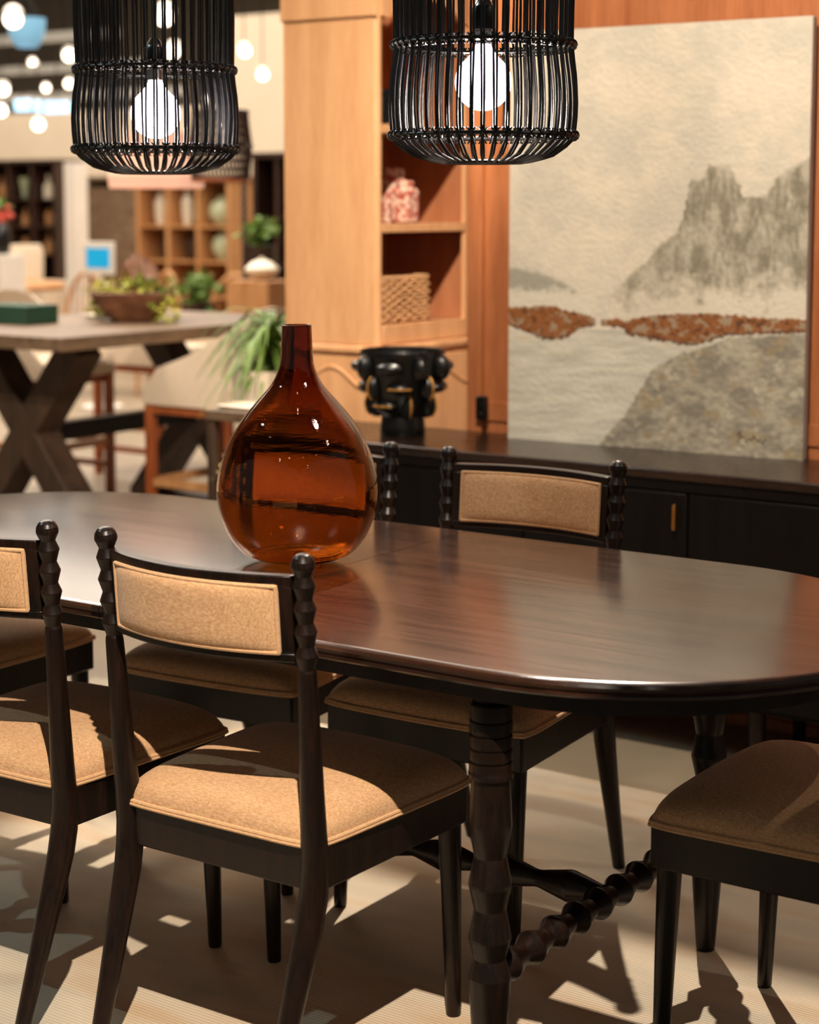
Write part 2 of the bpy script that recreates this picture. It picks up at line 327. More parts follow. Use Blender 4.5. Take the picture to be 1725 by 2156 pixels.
# ------------------------------------------------------------------ dining chairs
WT, DT, ZT, WK, DK, ZK, WB, DB, ZN, DN = .2099, .2449, .919, .2001, .2023, .3587, .188, .318, .7398, .2391
def post_xy(z):
    if z <= ZK: t = z/ZK; return WB+(WK-WB)*t, DB+(DK-DB)*t
    t = (z-ZK)/(ZT-ZK); return WK+(WT-WK)*t, DK+(DT-DK)*t
def bez(z):        # softened kink
    pts = [post_xy(z+d) for d in (-.05, -.025, 0, .025, .05)] if .06 < z < .86 else [post_xy(z)]
    return sum(p[0] for p in pts)/len(pts), sum(p[1] for p in pts)/len(pts)
def ybk(x, z):     # the backrest bows away from the sitter
    return -(bez(z)[1]) - 0.042*(1-(x/.19)**2)
def make_chair(label):
    c = thing('dining_chair', label, 'chair', group='tan linen dining chairs around the oval table')
    for s in (-1, 1):
        P = []; Rr = []
        zs = [(0, .0125), (.006, .0132), (.06, .0145), (.12, .016), (.18, .0178), (.24, .0198), (.28, .021), (.32, .0222), (.36, .0225), (.40, .0218), (.44, .0208), (.48, .0196), (.54, .0182), (.62, .0165), (.69, .0152), (.72, .0145), (.728, .0138)]
        z0 = .732; h = (ZT-.036-z0)/4
        for i in range(4):
            zs += [(z0+i*h+.0005, .0132), (z0+i*h+.002, .0134), (z0+i*h+h*.57, .0190), (z0+i*h+h*.62, .0190), (z0+i*h+h-.001, .0136)]
        zt = ZT-.036
        zs += [(zt+.0005, .0132), (zt+.002, .0136), (zt+.014, .0192), (zt+.018, .0196), (zt+.025, .0184), (zt+.031, .0150), (zt+.0345, .0112), (zt+.036, .0075), (zt+.0365, .0)]
        for z, r_ in zs:
            x, y = bez(z); P.append((s*x, -y, z)); Rr.append(max(r_*(1.07 if z < .73 else 1), .0004))
        MB().tube(P, Rr, 40, up=Vector((0, 1, 0))).build('back_post', espresso, c, ang=11.5)
        MB().tube([(s*.207, .196, 0), (s*.207, .196, .004), (s*.206, .190, .2), (s*.205, .184, .37)], [.0125, .0135, .0178, .0215], 20).build('leg', espresso, c)
    # seat rails
    f = MB(); zr0, zr1 = .362, .434
    def quad(a, b, t):
        a = Vector(a); b = Vector(b); d = (b-a).normalized(); nn = Vector((-d.y, d.x))
        v = [a, b, b+nn*t, a+nn*t]; f.add([(q.x, q.y, z) for z in (zr0, zr1) for q in v], [(3, 2, 1, 0), (4, 5, 6, 7), (0, 1, 5, 4), (1, 2, 6, 5), (2, 3, 7, 6), (3, 0, 4, 7)])
    quad((-.197, -.215), (.197, -.215), .022)
    quad((.2155, -.20), (.230, .205), .022); quad((-.230, .205), (-.2155, -.20), .022)
    quad((.229, .209), (-.229, .209), .024)
    f.build('seat_frame', espresso, c, bevel=.003)
    # cushion
    def sxy(s, t, grow=1.0):
        wv = .212+(.240-.212)*(t+1)/2
        x = s*wv*(1-.040*t**8)*grow; y = t*.2185*(1-.040*s**8)*grow - .003 + (.010*(1-s*s) if t > 0 else 0)*max(0, t)
        return x, y
    nn = 28; vs = []; fs = []
    pr = [math.sin(math.pi/2*(-1+2*i/nn)) for i in range(nn+1)]
    for i in range(nn+1):
        for j in range(nn+1):
            s, t = pr[i], pr[j]; x, y = sxy(s, t)
            e = max(0, (1-abs(s)**7)*(1-abs(t)**7)); z = .440 + .050*e**.40 + .016*(1-s*s)*(1-t*t)
            vs.append((x, y, z))
    q = nn+1
    for i in range(nn):
        for j in range(nn): fs.append((i*q+j, (i+1)*q+j, (i+1)*q+j+1, i*q+j+1))
    per = [(i, 0) for i in range(nn)] + [(nn, j) for j in range(nn)] + [(i, nn) for i in range(nn, 0, -1)] + [(0, j) for j in range(nn, 0, -1)]
    base = len(vs)
    for i, j in per: x, y = sxy(pr[i], pr[j]); vs.append((x, y, .4345))
    for k in range(len(per)):
        k2 = (k+1) % len(per); a = per[k][0]*q+per[k][1]; b2 = per[k2][0]*q+per[k2][1]; fs.append((a, b2, base+k2, base+k))
    fs.append(tuple(base+k for k in range(len(per))))
    cu = MB().add(vs, fs).build('seat_cushion', linen_m, c, ang=70)
    pp = MB()
    loop = [sxy(pr[i], pr[j], 1.004) for i, j in per]
    pp.tube([(x, y, .4415) for x, y in loop], .0040, 8, True); pp.tube([(x*1.006, y*1.006, .4365) for x, y in loop], .0036, 8, True)
    pp.build('piping', piping_m, cu)
    # back panel frame
    HX = .192; fr = MB(); nx = 20
    def bar(z0, z1, th0, th1, x0=-HX, x1=HX):
        rings = []
        for i in range(nx+1):
            x = x0+(x1-x0)*i/nx
            rings.append([(x, ybk(x, z)+dy, z) for z, dy in ((z0, -th0), (z0, th1), (z1, th1), (z1, -th0))])
        fr.loft(rings)
    bar(.864, .883, .013, .010); bar(.742, .757, .012, .010)
    nx = 2; bar(.757, .866, .012, .010, -HX, -HX+.020); bar(.757, .866, .012, .010, HX-.020, HX)
    fr.build('back_frame', espresso, c, bevel=.0025, ang=40)
    # back cushion: both faces upholstered
    vs = []; fs = []; na, nb = 24, 12
    for side in (-1, 1):
        for i in range(na+1):
            for j in range(nb+1):
                s = math.sin(math.pi/2*(-1+2*i/na)); t = math.sin(math.pi/2*(-1+2*j/nb))
                x = s*.170; z = .8115 + t*.0535; e = max(0, (1-s**6)*(1-t**6))
                y = ybk(x, z) - .001 + side*(.012 + .010*e**.5)
                vs.append((x, y, z))
    q2 = (na+1)*(nb+1)
    for sd in (0, 1):
        for i in range(na):
            for j in range(nb):
                a = sd*q2+i*(nb+1)+j; fs.append((a, a+nb+1, a+nb+2, a+1))
    per2 = [(i, 0) for i in range(na)] + [(na, j) for j in range(nb)] + [(i, nb) for i in range(na, 0, -1)] + [(0, j) for j in range(nb, 0, -1)]
    for k in range(len(per2)):
        a = per2[k][0]*(nb+1)+per2[k][1]; b2 = per2[(k+1) % len(per2)]; b2 = b2[0]*(nb+1)+b2[1]; fs.append((a, b2, b2+q2, a+q2))
    bc = MB().add(vs, fs).build('back_cushion', linen_m, c, ang=60)
    p2 = MB()
    for side in (-1, 1):
        lp = []
        for i, j in per2:
            s = math.sin(math.pi/2*(-1+2*i/na)); t = math.sin(math.pi/2*(-1+2*j/nb)); x = s*.170; z = .8115+t*.0535; lp.append((x, ybk(x, z)-.001+side*.0135, z))
        p2.tube(lp, .0038, 8, True)
    p2.build('piping', piping_m, bc)
    return c
ch = make_chair('tan linen dining chair in the foreground centre, its back to the viewer')
ch.location = (.2347, -.3184, 0); ch.rotation_euler = (0, 0, R(.3))
CH = 'tan linen dining chairs around the oval table'
dup(ch, (-.3157, -.3361, 0), R(1.3), 'tan linen dining chair at the left edge of the photo, back to the viewer', CH)
dup(ch, (-.389, .3356, 0), R(185.1), 'tan linen dining chair on the far side, behind the amber vase', CH)
dup(ch, (.1677, .3727, 0), R(182.1), 'tan linen dining chair facing the viewer across the table, before the sideboard', CH)
dup(ch, (1.047, .0986, 0), R(88.6), 'tan linen dining chair at the right table end, seat and legs in view', CH)
dup(ch, (-1.05, .05, 0), R(-90), 'tan linen dining chair at the left table end, seat corner seen under the tabletop', CH)

# ------------------------------------------------------------------ amber vase
m, nt, b = new('amber_glass')
b.inputs['Base Color'].default_value = (.60, .295, .08, 1); b.inputs['Transmission Weight'].default_value = 1; b.inputs['Roughness'].default_value = 0; b.inputs['IOR'].default_value = 1.45
tc = N(nt, 'ShaderNodeTexCoord'); mp = N(nt, 'ShaderNodeMapping'); mp.inputs['Scale'].default_value = (2, 2, 22); nt.links.new(tc.outputs['Object'], mp.inputs['Vector'])
no = N(nt, 'ShaderNodeTexNoise'); no.inputs['Scale'].default_value = 2.4; no.inputs['Detail'].default_value = 3; nt.links.new(mp.outputs[0], no.inputs['Vector'])
bp = N(nt, 'ShaderNodeBump'); bp.inputs['Strength'].default_value = .12; bp.inputs['Distance'].default_value = .004; nt.links.new(no.outputs['Fac'], bp.inputs['Height']); nt.links.new(bp.outputs[0], b.inputs['Normal'])
sp = N(nt, 'ShaderNodeSeparateXYZ'); nt.links.new(tc.outputs['Object'], sp.inputs[0])
cr = N(nt, 'ShaderNodeMapRange'); cr.inputs[1].default_value = .20; cr.inputs[2].default_value = .36; nt.links.new(sp.outputs['Z'], cr.inputs[0])
mxc = N(nt, 'ShaderNodeMix', data_type='RGBA'); mxc.inputs[6].default_value = (.60, .295, .08, 1); mxc.inputs[7].default_value = (.30, .10, .03, 1)
nt.links.new(cr.outputs[0], mxc.inputs[0]); nt.links.new(mxc.outputs[2], b.inputs['Base Color'])
amber = m
vx = Vector((-.013, .011, .7605))
raw = [(1995, 0), (1992, 60), (1985, 105), (1965, 165), (1930, 210), (1900, 236), (1800, 279), (1700, 305), (1600, 324), (1500, 334), (1400, 337), (1300, 330), (1200, 317), (1100, 300), (1000, 277), (900, 247), (800, 209), (700, 165), (640, 137), (600, 119), (560, 104), (520, 92), (480, 83), (440, 75), (400, 69.5), (340, 66), (280, 65), (200, 63), (130, 61.5), (100, 61.5)]
pm = 3778.6/3.5316*.99
op = [(ww/2/pm, (1995-y)/3.85/pm) for y, ww in raw]
def smooth_prof(p, n=3):
    out = []
    for i in range(len(p)-1):
        p0 = p[max(i-1, 0)]; p1 = p[i]; p2 = p[i+1]; p3 = p[min(i+2, len(p)-1)]
        for k in range(n):
            t = k/n; out.append(tuple(.5*((2*p1[a])+(-p0[a]+p2[a])*t+(2*p0[a]-5*p1[a]+4*p2[a]-p3[a])*t*t+(-p0[a]+3*p1[a]-3*p2[a]+p3[a])*t**3) for a in (0, 1)))
    out.append(p[-1]); return [(max(r_, 0), z) for r_, z in out]
os_ = smooth_prof(op)
th = .0032
inn = [(max(r_-th, 0), z + (th if i < 12 else 0)) for i, (r_, z) in enumerate(os_)]
va = thing('glass_vase', 'large amber glass bottle vase standing at the centre of the dining table', 'vase', vx)
MB().lathe(os_ + [(os_[-1][0]-.0010, os_[-1][1]+.0012), (inn[-1][0]+.0006, inn[-1][1]+.0012)] + inn[::-1], 72).build('vase_body', amber, va, ang=70)

# ------------------------------------------------------------------ rattan pendants
def make_pendant():
    p = thing('pendant_lamp', '', 'pendant lamp', group='black rattan pendant lamps over the table')
    # z measured from the bottom of the cage
    ringz = [.000, .047, .205, .385]
    def rad(z):
        pts = [(0, .078), (.004, .098), (.012, .125), (.028, .148), (.039, .159), (.047, .1615), (.07, .1650), (.11, .1664), (.145, .1645), (.175, .1600), (.205, .1565), (.245, .1570), (.32, .1585), (.385, .158), (.44, .15), (.48, .12), (.50, .08)]
        for a, b_ in zip(pts, pts[1:]):
            if z <= b_[0]: t = (z-a[0])/(b_[0]-a[0]); return a[1]+(b_[1]-a[1])*t
        return pts[-1][1]
    cage = MB(); zz = [0, .002, .006, .012, .02, .028, .038, .047, .06, .08, .105, .13, .155, .175, .192, .205, .22, .25, .30, .35, .385, .42, .45, .48, .50]
    nC = 50
    for k in range(nC):
        for d in (-1, 1):
            jit = random.uniform(-.0006, .0006); a0 = 2*math.pi*(k+random.uniform(-.06, .06))/nC; ph = random.random()*6
            off = [d*(.0025 + (.0006*math.sin(z*22+ph)) ) + jit for z in zz]
            P = []
            for z, o_ in zip(zz, off):
                r_ = rad(z) + .0007*math.sin(z*18+ph); near = min(abs(z-q_) for q_ in ringz); sq = .55 if near < .012 else 1
                a = a0 + o_*sq/max(r_, .1)*1.0
                P.append((r_*math.cos(a), r_*math.sin(a), z))
            cage.tube(P, [.0022+.0002*math.sin(z*40+ph*2) for z in zz], 6)
    cage.build('cane_cage', rattan, p)
    for q_ in ringz:
        h = MB(); r_ = rad(q_)
        c_ = [(math.cos(2*math.pi*i/60), math.sin(2*math.pi*i/60)) for i in range(60)]
        for dr, rr in ((-.0062, .0040), (.0052, .0034)) if q_ > 0 else ((-.004, .003),):
            h.tube([((r_+dr)*x, (r_+dr)*y, q_) for x, y in c_], rr, 8, True)
        ho = h.build('hoop', rattan, p)
        if q_ == 0:
            hh = MB().tube([(.052*x, .052*y, .001) for x, y in c_], .003, 8, True); hh.build('hoop', rattan, p); continue
        L = MB()
        for k in range(nC):
            a = 2*math.pi*k/nC; ca, sa = math.cos(a), math.sin(a); tx, ty = -sa, ca
            for sg in (-1, 1):
                lp = []
                for i in range(10):
                    t = 2*math.pi*i/10; u_ = .0085*math.cos(t); s_ = .0100*math.sin(t)*1.0
                    lp.append(((r_+u_)*ca + tx*sg*s_*.75, (r_+u_)*sa + ty*sg*s_*.75, q_ + s_*.85))
                L.tube(lp, .0016, 5, True)
        L.build('lashing', rattan, ho)
    bl = MB(); zc = .141; br = .0505
    pr_ = [(0.0, zc-br)] + [(br*math.sin(t), zc-br*math.cos(t)) for t in [math.pi*i/20 for i in range(1, 17)]] + [(.018, zc+.055), (.0145, zc+.062), (.0135, zc+.068), (0, zc+.068)]
    bl.lathe(pr_, 32); bl.build('bulb', bulb_m, p)
    MB().lathe([(0.001, zc+.066), (.0150, zc+.066), (.0155, zc+.072), (.0150, zc+.078), (.0155, zc+.084), (.015, zc+.09), (.019, zc+.091), (.019, zc+.13), (.014, zc+.14), (.008, zc+.15), (0.001, zc+.15)], 24).build('socket', steel, p)
    MB().lathe([(.0195, zc+.092), (.0215, zc+.096), (.0215, zc+.128), (.0195, zc+.132)], 24, close=False).build('socket_sleeve', black_m, p)
    MB().tube([(0, 0, zc+.14), (0, 0, .5)], .003, 8).build('cord', black_m, p)
    MB().tube([(0, 0, .5), (0, 0, 4.27-1.5)], .003, 8).build('cord', black_m, p)
    cr_ = MB()
    for a in (0, math.pi/2): cr_.tube([(-.085*math.cos(a), -.085*math.sin(a), .5), (.085*math.cos(a), .085*math.sin(a), .5)], .004, 6)
    cr_.build('spider', black_m, p)
    MB().lathe([(.001, 5.6-1.5-.03), (.05, 5.6-1.5-.03), (.06, 5.6-1.5-.01), (.06, 5.6-1.5-.001), (0.001, 5.6-1.5-.001)], 24).build('canopy', black_m, p)
    return p
pr_z = Xp(1018, 343, .419); 
def axis_z(px, py, x): # height on the pendant's axis
    d = ray(px, py); t = (0-CAM.y)/d.y; return (CAM+d*t).z
PZ = axis_z(1018, 342, .419)
pend = make_pendant(); pend.location = (.419, 0, PZ); pend['label'] = 'black rattan cage pendant lamp in front of the painting, right of the two'
lp_ = dup(pend, (-.362, 0, axis_z(328, 364, -.362)), 1.3, 'black rattan cage pendant lamp on the left, hanging before the blurred shop', 'black rattan pendant lamps over the table')
for c_ in lp_.children:
    if c_.name.split('.')[0] in ('bulb', 'socket', 'socket_sleeve'): c_.location.z = -.022
for x, pz in ((.419, PZ), (-.362, PZ)):
    l = bpy.data.lights.new('bulb_light', 'POINT'); l.energy = 12; l.color = (1, .86, .74); l.shadow_soft_size = .045
    o = bpy.data.objects.new('bulb_light', l); COL.objects.link(o); o.location = (x, 0, pz+.085)

# ------------------------------------------------------------------ sideboard
SB = thing('sideboard', 'long espresso sideboard against the warm wood panelling', 'sideboard', (0, 0, 0))
SBZ, SY0, SY1, SX0, SX1 = .767, 1.4817, 1.89, -1.40, 1.1
MB().box(SX0, SX1, SY0, SY1, SBZ-.026, SBZ).build('top', espresso_sb, SB, bevel=.004)
MB().box(SX0+.02, SX1-.02, SY0+.025, SY1-.01, .15, SBZ-.0262).build('carcass', sb_front, SB, bevel=.002)
MB().box(SX0+.01, SX1-.01, SY0+.006, SY0+.0249, SBZ-.055, SBZ-.0264).build('top_rail', sb_front, SB, bevel=.002)
hx = Yp(1425, 1088, SY0+.012)
dw = .50
for i in range(5):
    x1 = hx.x + .03 + dw*(i-2.0); x0 = x1-dw+.006
    if x0 < SX0+.02 or x1 > SX1-.02: continue
    d = MB().box(x0, x1, SY0+.008, SY0+.0249, .165, SBZ-.06).build('door', sb_front, SB, bevel=.003)
    if abs(i-2) < 1: MB().box(hx.x-.004, hx.x+.004, SY0-.008, SY0+.0079, hx.z-.034, hx.z+.034).build('handle', brass, d, bevel=.002)
    elif i > 2: MB().box(x1-.034, x1-.026, SY0-.008, SY0+.0079, hx.z-.034, hx.z+.034).build('handle', brass, d, bevel=.002)
for x in (SX0+.08, -.62, .3, SX1-.08):
    for y in (SY0+.06, SY1-.06): MB().tube([(x, y, -.012), (x, y, .15)], [.016, .024], 16).build('leg', espresso, SB)

# wood panelling behind the sideboard
WY = 1.905
WX0 = Yp(990, 900, WY).x
pn_ = thing('wood_partition', 'tall warm orange wood panelled partition behind the painting', 'partition', (0, 0, 0))
MB().box(WX0+.05, 2.6, WY, WY+.06, .02, 2.9).build('panel', orange_wood, pn_, bevel=.002)
xg = Yp(1040, 800, WY-.01).x
MB().box(WX0, WX0+.0499, WY-.018, WY+.06, .02, 2.9).build('end_stile', orange_wood, pn_, bevel=.004)
MB().box(WX0+.05, 2.6, WY-.006, WY-.0003, .80, .86).build('bottom_rail', orange_wood, pn_, bevel=.002)
MB().box(WX0-.0, 2.6, WY-.012, WY+.06, -.012, .0195).build('plinth', orange_wood, pn_, bevel=.002)
q = Yp(1018, 858, WY-.02)
so = thing('outlet_box', 'small black outlet box on the wood partition beside the painting', 'outlet', (q.x, WY-.0185, q.z))
MB().box(-.018, .018, -.02, -.0002, -.036, .036).build('box_body', black_m, so, bevel=.004)
for dz in (-.016, .014): MB().lathe([(0.0003, 0), (.005, 0), (.005, .002), (.0003, .002)], 12, (0, 0, 0)).build('screw', steel, so).matrix_local = Matrix.Translation((.003, -.0201, dz)) @ Matrix.Rotation(R(90), 4, 'X')

# ------------------------------------------------------------------ painting
def lerp(a, b, t): return a+(b-a)*t
def interp(pts, x):
    if x <= pts[0][0]: return pts[0][1]
    for a, b_ in zip(pts, pts[1:]):
        if x <= b_[0]: return a[1]+(b_[1]-a[1])*(x-a[0])/(b_[0]-a[0])
    return pts[-1][1]
MT = [(1300, 612), (1325, 590), (1350, 560), (1372, 548), (1400, 512), (1440, 478), (1455, 440), (1462, 395), (1470, 366), (1498, 362), (1502, 340), (1520, 337), (1546, 339), (1556, 362), (1566, 378), (1572, 402), (1600, 404), (1618, 400), (1632, 372), (1652, 350), (1678, 335), (1700, 318)]
HL = [(1070, 553), (1120, 562), (1160, 572), (1200, 588), (1245, 612), (1260, 640)]
RT1 = [(1070, 643), (1120, 642), (1150, 638), (1180, 640), (1205, 650), (1240, 655), (1268, 668)]; RB1 = [(1070, 680), (1100, 690), (1130, 702), (1150, 710), (1195, 712), (1215, 702), (1235, 688), (1268, 682)]
RT2 = [(1282, 668), (1320, 667), (1332, 672), (1350, 664), (1400, 658), (1450, 655), (1500, 654), (1560, 658), (1620, 664), (1700, 666)]; RB2 = [(1282, 682), (1328, 686), (1336, 700), (1380, 710), (1430, 718), (1475, 724), (1500, 716), (1540, 702), (1600, 698), (1700, 694)]
RK = [(1268, 945), (1290, 915), (1330, 870), (1360, 820), (1385, 778), (1410, 760), (1450, 738), (1500, 722), (1560, 700), (1700, 695)]
def nz(x, y, s, o=0): return noise.noise(Vector((x/s, y/s, o)))
def fb(x, y, s, o=0): return nz(x, y, s, o)*.6+nz(x, y, s/2.3, o+9)*.3+nz(x, y, s/5, o+20)*.2
def mixc(a, b_, t): t = max(0, min(1, t)); return tuple(a[i]+(b_[i]-a[i])*t for i in range(3))
def paint(x, y):
    jx = x+fb(x, y, 14, 3)*9; jy = y+fb(x, y, 14, 5)*9
    c = mixc((214, 202, 182), (196, 188, 172), .5+fb(x, y, 120)*1.4+fb(x, y, 25, 2)*.7)
    mt = interp(MT, jx)
    if jx > 1296 and jy > mt:
        t = .5+fb(x*2.2, y*.8, 60, 4)*1.5+fb(x*2, y*.7, 14, 7)*.8
        g_ = mixc((122, 114, 96), (176, 168, 150), t)
        ed = min(1, (jy-mt)/10); fade = max(0, min(1, (y-(560+fb(x, y, 40, 8)*90+(1700-x)*.06))/60))
        c = mixc(mixc(c, g_, ed*(.95 if x > 1440 else .8)), (206, 195, 176), fade)
    hl = interp(HL, jx)
    if jx < 1258 and jy > hl:
        c = mixc(mixc(c, (150, 146, 132), min(1, (jy-hl)/8)*.9), (206, 198, 180), (y-(598+fb(x, y, 22, 1)*26))/16)
    if y > 690:
        wv = fb(x*.25, y*2.2, 26, 11); c = mixc((202, 195, 178), (176, 170, 155), .35+wv*1.7)
        c = mixc(c, (190, 165, 125), fb(x*.3, y*2, 18, 15)*1.3-.35)
    for tp, bt, a0, a1 in ((RT1, RB1, 1060, 1268), (RT2, RB2, 1282, 1710)):
        if a0 < x < a1:
            ty = interp(tp, x)+fb(x, y, 10, 21)*7; by = interp(bt, x)+fb(x, y, 10, 25)*9
            if ty < y < by:
                q_ = fb(x*.8, y, 17, 31)+.25*nz(x, y, 5, 33); c = mixc((150, 92, 42), (112, 66, 36), .5+q_*2)
                if q_ > .14: c = mixc(c, (158, 140, 116), .85)
                if q_ < -.24: c = mixc(c, (70, 44, 30), .8)
                if y > by-5-3*q_: c = mixc(c, (72, 48, 34), .7)
    rk = interp(RK, jx)
    if jx > 1266 and jy > rk:
        t = .5+fb(x, y*1.5, 70, 41)*1.6+fb(x, y*1.4, 14, 43)*1.0
        g_ = mixc((124, 116, 102), (166, 156, 136), t); 
        if fb(x, y, 30, 47) > .27: g_ = mixc(g_, (190, 178, 156), .6)
        if fb(x*.8, y, 36, 51) > .24: g_ = mixc(g_, (150, 128, 92), .5)
        c = mixc(c, g_, min(1, (jy-rk)/5))
    return c
A = Vector((-.624, 1.802, SBZ)); B = Vector((.283, 1.848, SBZ)); PH = 1.187
ang = math.atan2(B.y-A.y, B.x-A.x); PWd = (B-A).length; lean = R(.6)
pt_o = thing('painting', 'large unframed coastal landscape painting of grey cliffs and rust shore, leaning on the sideboard', 'painting', A, ang)
nu, nv = 300, 390; me = MB(); vs = []; cols = []; fs = []
for j in range(nv+1):
    v_ = j/nv
    for i in range(nu+1):
        u_ = i/nu
        x = lerp(lerp(1087, 1706, u_), lerp(1071, 1690, u_), v_); y = lerp(lerp(71, 30, u_), lerp(922, 969, u_), v_)
        c_ = paint(x, y); cols.append(lin(c_))
        hgt = (1-v_)*PH; rl = nz(x, y, 9, 60)*.0006 + nz(x, y, 4, 61)*.0004
        vs.append((u_*PWd, -rl-.0002, hgt))
for j in range(nv):
    for i in range(nu): a = j*(nu+1)+i; fs.append((a, a+nu+1, a+nu+2, a+1))
# edges and back of the stretched canvas
b0 = len(vs)
tl, tr, bl_, br_ = (0), nu, nv*(nu+1), nv*(nu+1)+nu
TK = .034
for (x, z) in ((0, PH), (PWd, PH), (0, 0), (PWd, 0)): vs.append((x, TK, z)); cols.append(lin((150, 146, 138)))
top = list(range(0, nu+1)); bot = [nv*(nu+1)+i for i in range(nu+1)]; lef = [j*(nu+1) for j in range(nv+1)]; rig = [j*(nu+1)+nu for j in range(nv+1)]
mesh_ = bpy.data.meshes.new('canvas')
mesh_.from_pydata(vs[:b0], [], fs); att = mesh_.color_attributes.new('paint', 'FLOAT_COLOR', 'POINT')
for i, c_ in enumerate(cols[:b0]): att.data[i].color = c_
mesh_.shade_smooth()
m, nt, b = new('painted_canvas'); at = N(nt, 'ShaderNodeVertexColor', layer_name='paint'); nt.links.new(at.outputs[0], b.inputs['Base Color']); b.inputs['Roughness'].default_value = .55
tc = N(nt, 'ShaderNodeTexCoord'); no = N(nt, 'ShaderNodeTexNoise'); no.inputs['Scale'].default_value = 60; no.inputs['Detail'].default_value = 6; nt.links.new(tc.outputs['Object'], no.inputs['Vector'])
bp = N(nt, 'ShaderNodeBump'); bp.inputs['Strength'].default_value = .35; bp.inputs['Distance'].default_value = .004; nt.links.new(no.outputs['Fac'], bp.inputs['Height']); nt.links.new(bp.outputs[0], b.inputs['Normal'])
mesh_.materials.append(m); cv = bpy.data.objects.new('painted_face', mesh_); COL.objects.link(cv); cv.parent = pt_o
canvas_side = plain('canvas_side', (168, 164, 158), .7, 0, 0, .06, 20)
MB().box(.0005, PWd-.0005, .0004, TK, 0, PH).build('stretcher_block', canvas_side, pt_o, bevel=.002)
sg = MB(); q = 0; pts = []
for i in range(70):
    t = i/69; pts.append((PWd-.19+t*.085, -.0016, .052+.006*math.sin(t*34)*(1-.4*t)+.004*math.sin(t*13)-.006*t+(.010 if .06 < t < .12 else 0)))
sg.tube(pts, .0009, 5); sg.tube([(PWd-.188, -.0016, .035), (PWd-.175, -.0016, .070)], .0009, 5); sg.build('signature', plain('signature_ink', (84, 62, 44), .6), pt_o)

# ------------------------------------------------------------------ black sculptural bowl
bc = G(848, 915, SBZ); bc.z = SBZ+.0005
bw = thing('sculptural_bowl', 'black ceramic footed bowl with petal lugs and gold edges on the sideboard', 'bowl', bc)
s_ = 3778.6/5.4*.99
bp_ = [(.002, 0), (.066, 0), (.069, .004), (.068, .03), (.066, .045), (.064, .058), (.078, .075), (.095, .11), (.108, .15), (.118, .20), (.125, .235), (.129, .252), (.126, .258), (.119, .254), (.112, .20), (.095, .13), (.07, .08), (.04, .07), (.002, .07)]
MB().lathe(bp_, 48).build('bowl_body', black_cer, bw, ang=40)
random.seed(3)
rows = [(.208, .128, 9), (.148, .106, 8), (.094, .080, 7)]
cnt = 0
for ri, (z, r_, n) in enumerate(rows):
    for k in range(n):
        a = 2*math.pi*(k+.5*(ri % 2)+.18)/n; vert = (k+ri) % 2 == 0
        mt_ = Matrix.Rotation(a, 4, 'Z')
        l_ = MB()
        if vert:    # upright fin like an ear
            pth = [mt_ @ Vector((r_-.012+.046*math.sin(t)*(1-.12*math.cos(t)), 0, z+.034*math.cos(t))) for t in [math.pi*i/10 for i in range(11)]]
            l_.ell(mt_ @ Vector((r_-.004, 0, z)), 0.036, .023, .040, 14, 12, mt_)
            gp = pth[3:8]; go = [mt_ @ Vector((r_-.004+.0370*math.cos(t), 0, z+.041*math.sin(t))) for t in [R(-55+110*i/8) for i in range(9)]]
        else:       # level tab
            l_.ell(mt_ @ Vector((r_-.006, 0, z)), 0.036, .044, .021, 16, 10, mt_)
            go = [mt_ @ Vector((r_-.006+.0370*math.cos(t), .045*math.sin(t), z)) for t in [R(-50+100*i/8) for i in range(9)]]
        lo = l_.build('lug', black_cer, bw)
        if (k*3+ri) % 3 != 0: MB().tube(go, .0028, 6).build('gold_edge', gold, lo)

# ------------------------------------------------------------------ oak hutch
HX1 = -1.243; HX0 = -1.625; HY0, HY1 = 2.0, 2.60
ht = thing('oak_hutch', 'light oak open-shelf hutch with an interior toned darker for shade, left of the wood partition', 'cabinet', (0, 0, 0))
MB().box(HX0, HX1-.020, HY0, HY0+.022, 1.0, 2.58).build('side_panel', oak, ht, bevel=.003)
MB().tube([(HX1-.018, HY0+.018, 1.0), (HX1-.018, HY0+.018, 2.06)], .0185, 20).build('corner_moulding', oak, ht)
MB().box(HX0, HX1-.002, HY1-.022, HY1, 1.0, 2.58).build('side_panel', oak_shaded, ht)
MB().box(HX0+.001, HX0+.015, HY0+.0221, HY1-.0221, 1.0, 2.58).build('back_panel', oak_shaded, ht)
MB().box(HX1-.018, HX1-.001, HY1-.075, HY1-.0222, 1.06, 2.06).build('stile', oak, ht, bevel=.002)
MB().box(HX1-.018, HX1-.001, HY0+.0365, HY1-.0222, 1.002, 1.0645).build('lower_rail', oak, ht, bevel=.002)
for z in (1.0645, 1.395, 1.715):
    MB().box(HX0+.0152, HX1-.02, HY0+.0222, HY1-.0222, z-.026, z).build('shelf', oak_shaded, ht, bevel=.002)
    if z > 1.1: MB().box(HX1-.0199, HX1-.0012, HY0+.0222, HY1-.0222, z-.028, z+.001).build('shelf_edge', oak, ht, bevel=.002)
fz = MB()
fpts = [(HY0+.03, 2.40), (HY0+.03, 2.06), (HY0+.06, 2.055), (HY0+.085, 2.062), (HY0+.10, 2.085), (HY0+.12, 2.108), (HY0+.17, 2.12), (HY0+.30, 2.135), (HY0+.43, 2.12), (HY0+.49, 2.08), (HY1-.023, 2.055), (HY1-.023, 2.40)]
fz.loft([[(HX1-.020, y, z) for y, z in fpts], [(HX1-.001, y, z) for y, z in fpts]]).build('scalloped_frieze', oak, ht)
MB().box(HX0-.005, HX1+.004, HY0-.010, HY0-.0005, 2.055, 2.58).build('side_frieze', oak, ht, bevel=.004)
MB().box(HX0-.03, HX1+.03, HY0-.03, HY1+.02, 2.581, 2.66).build('cornice', oak, ht, bevel=.01)
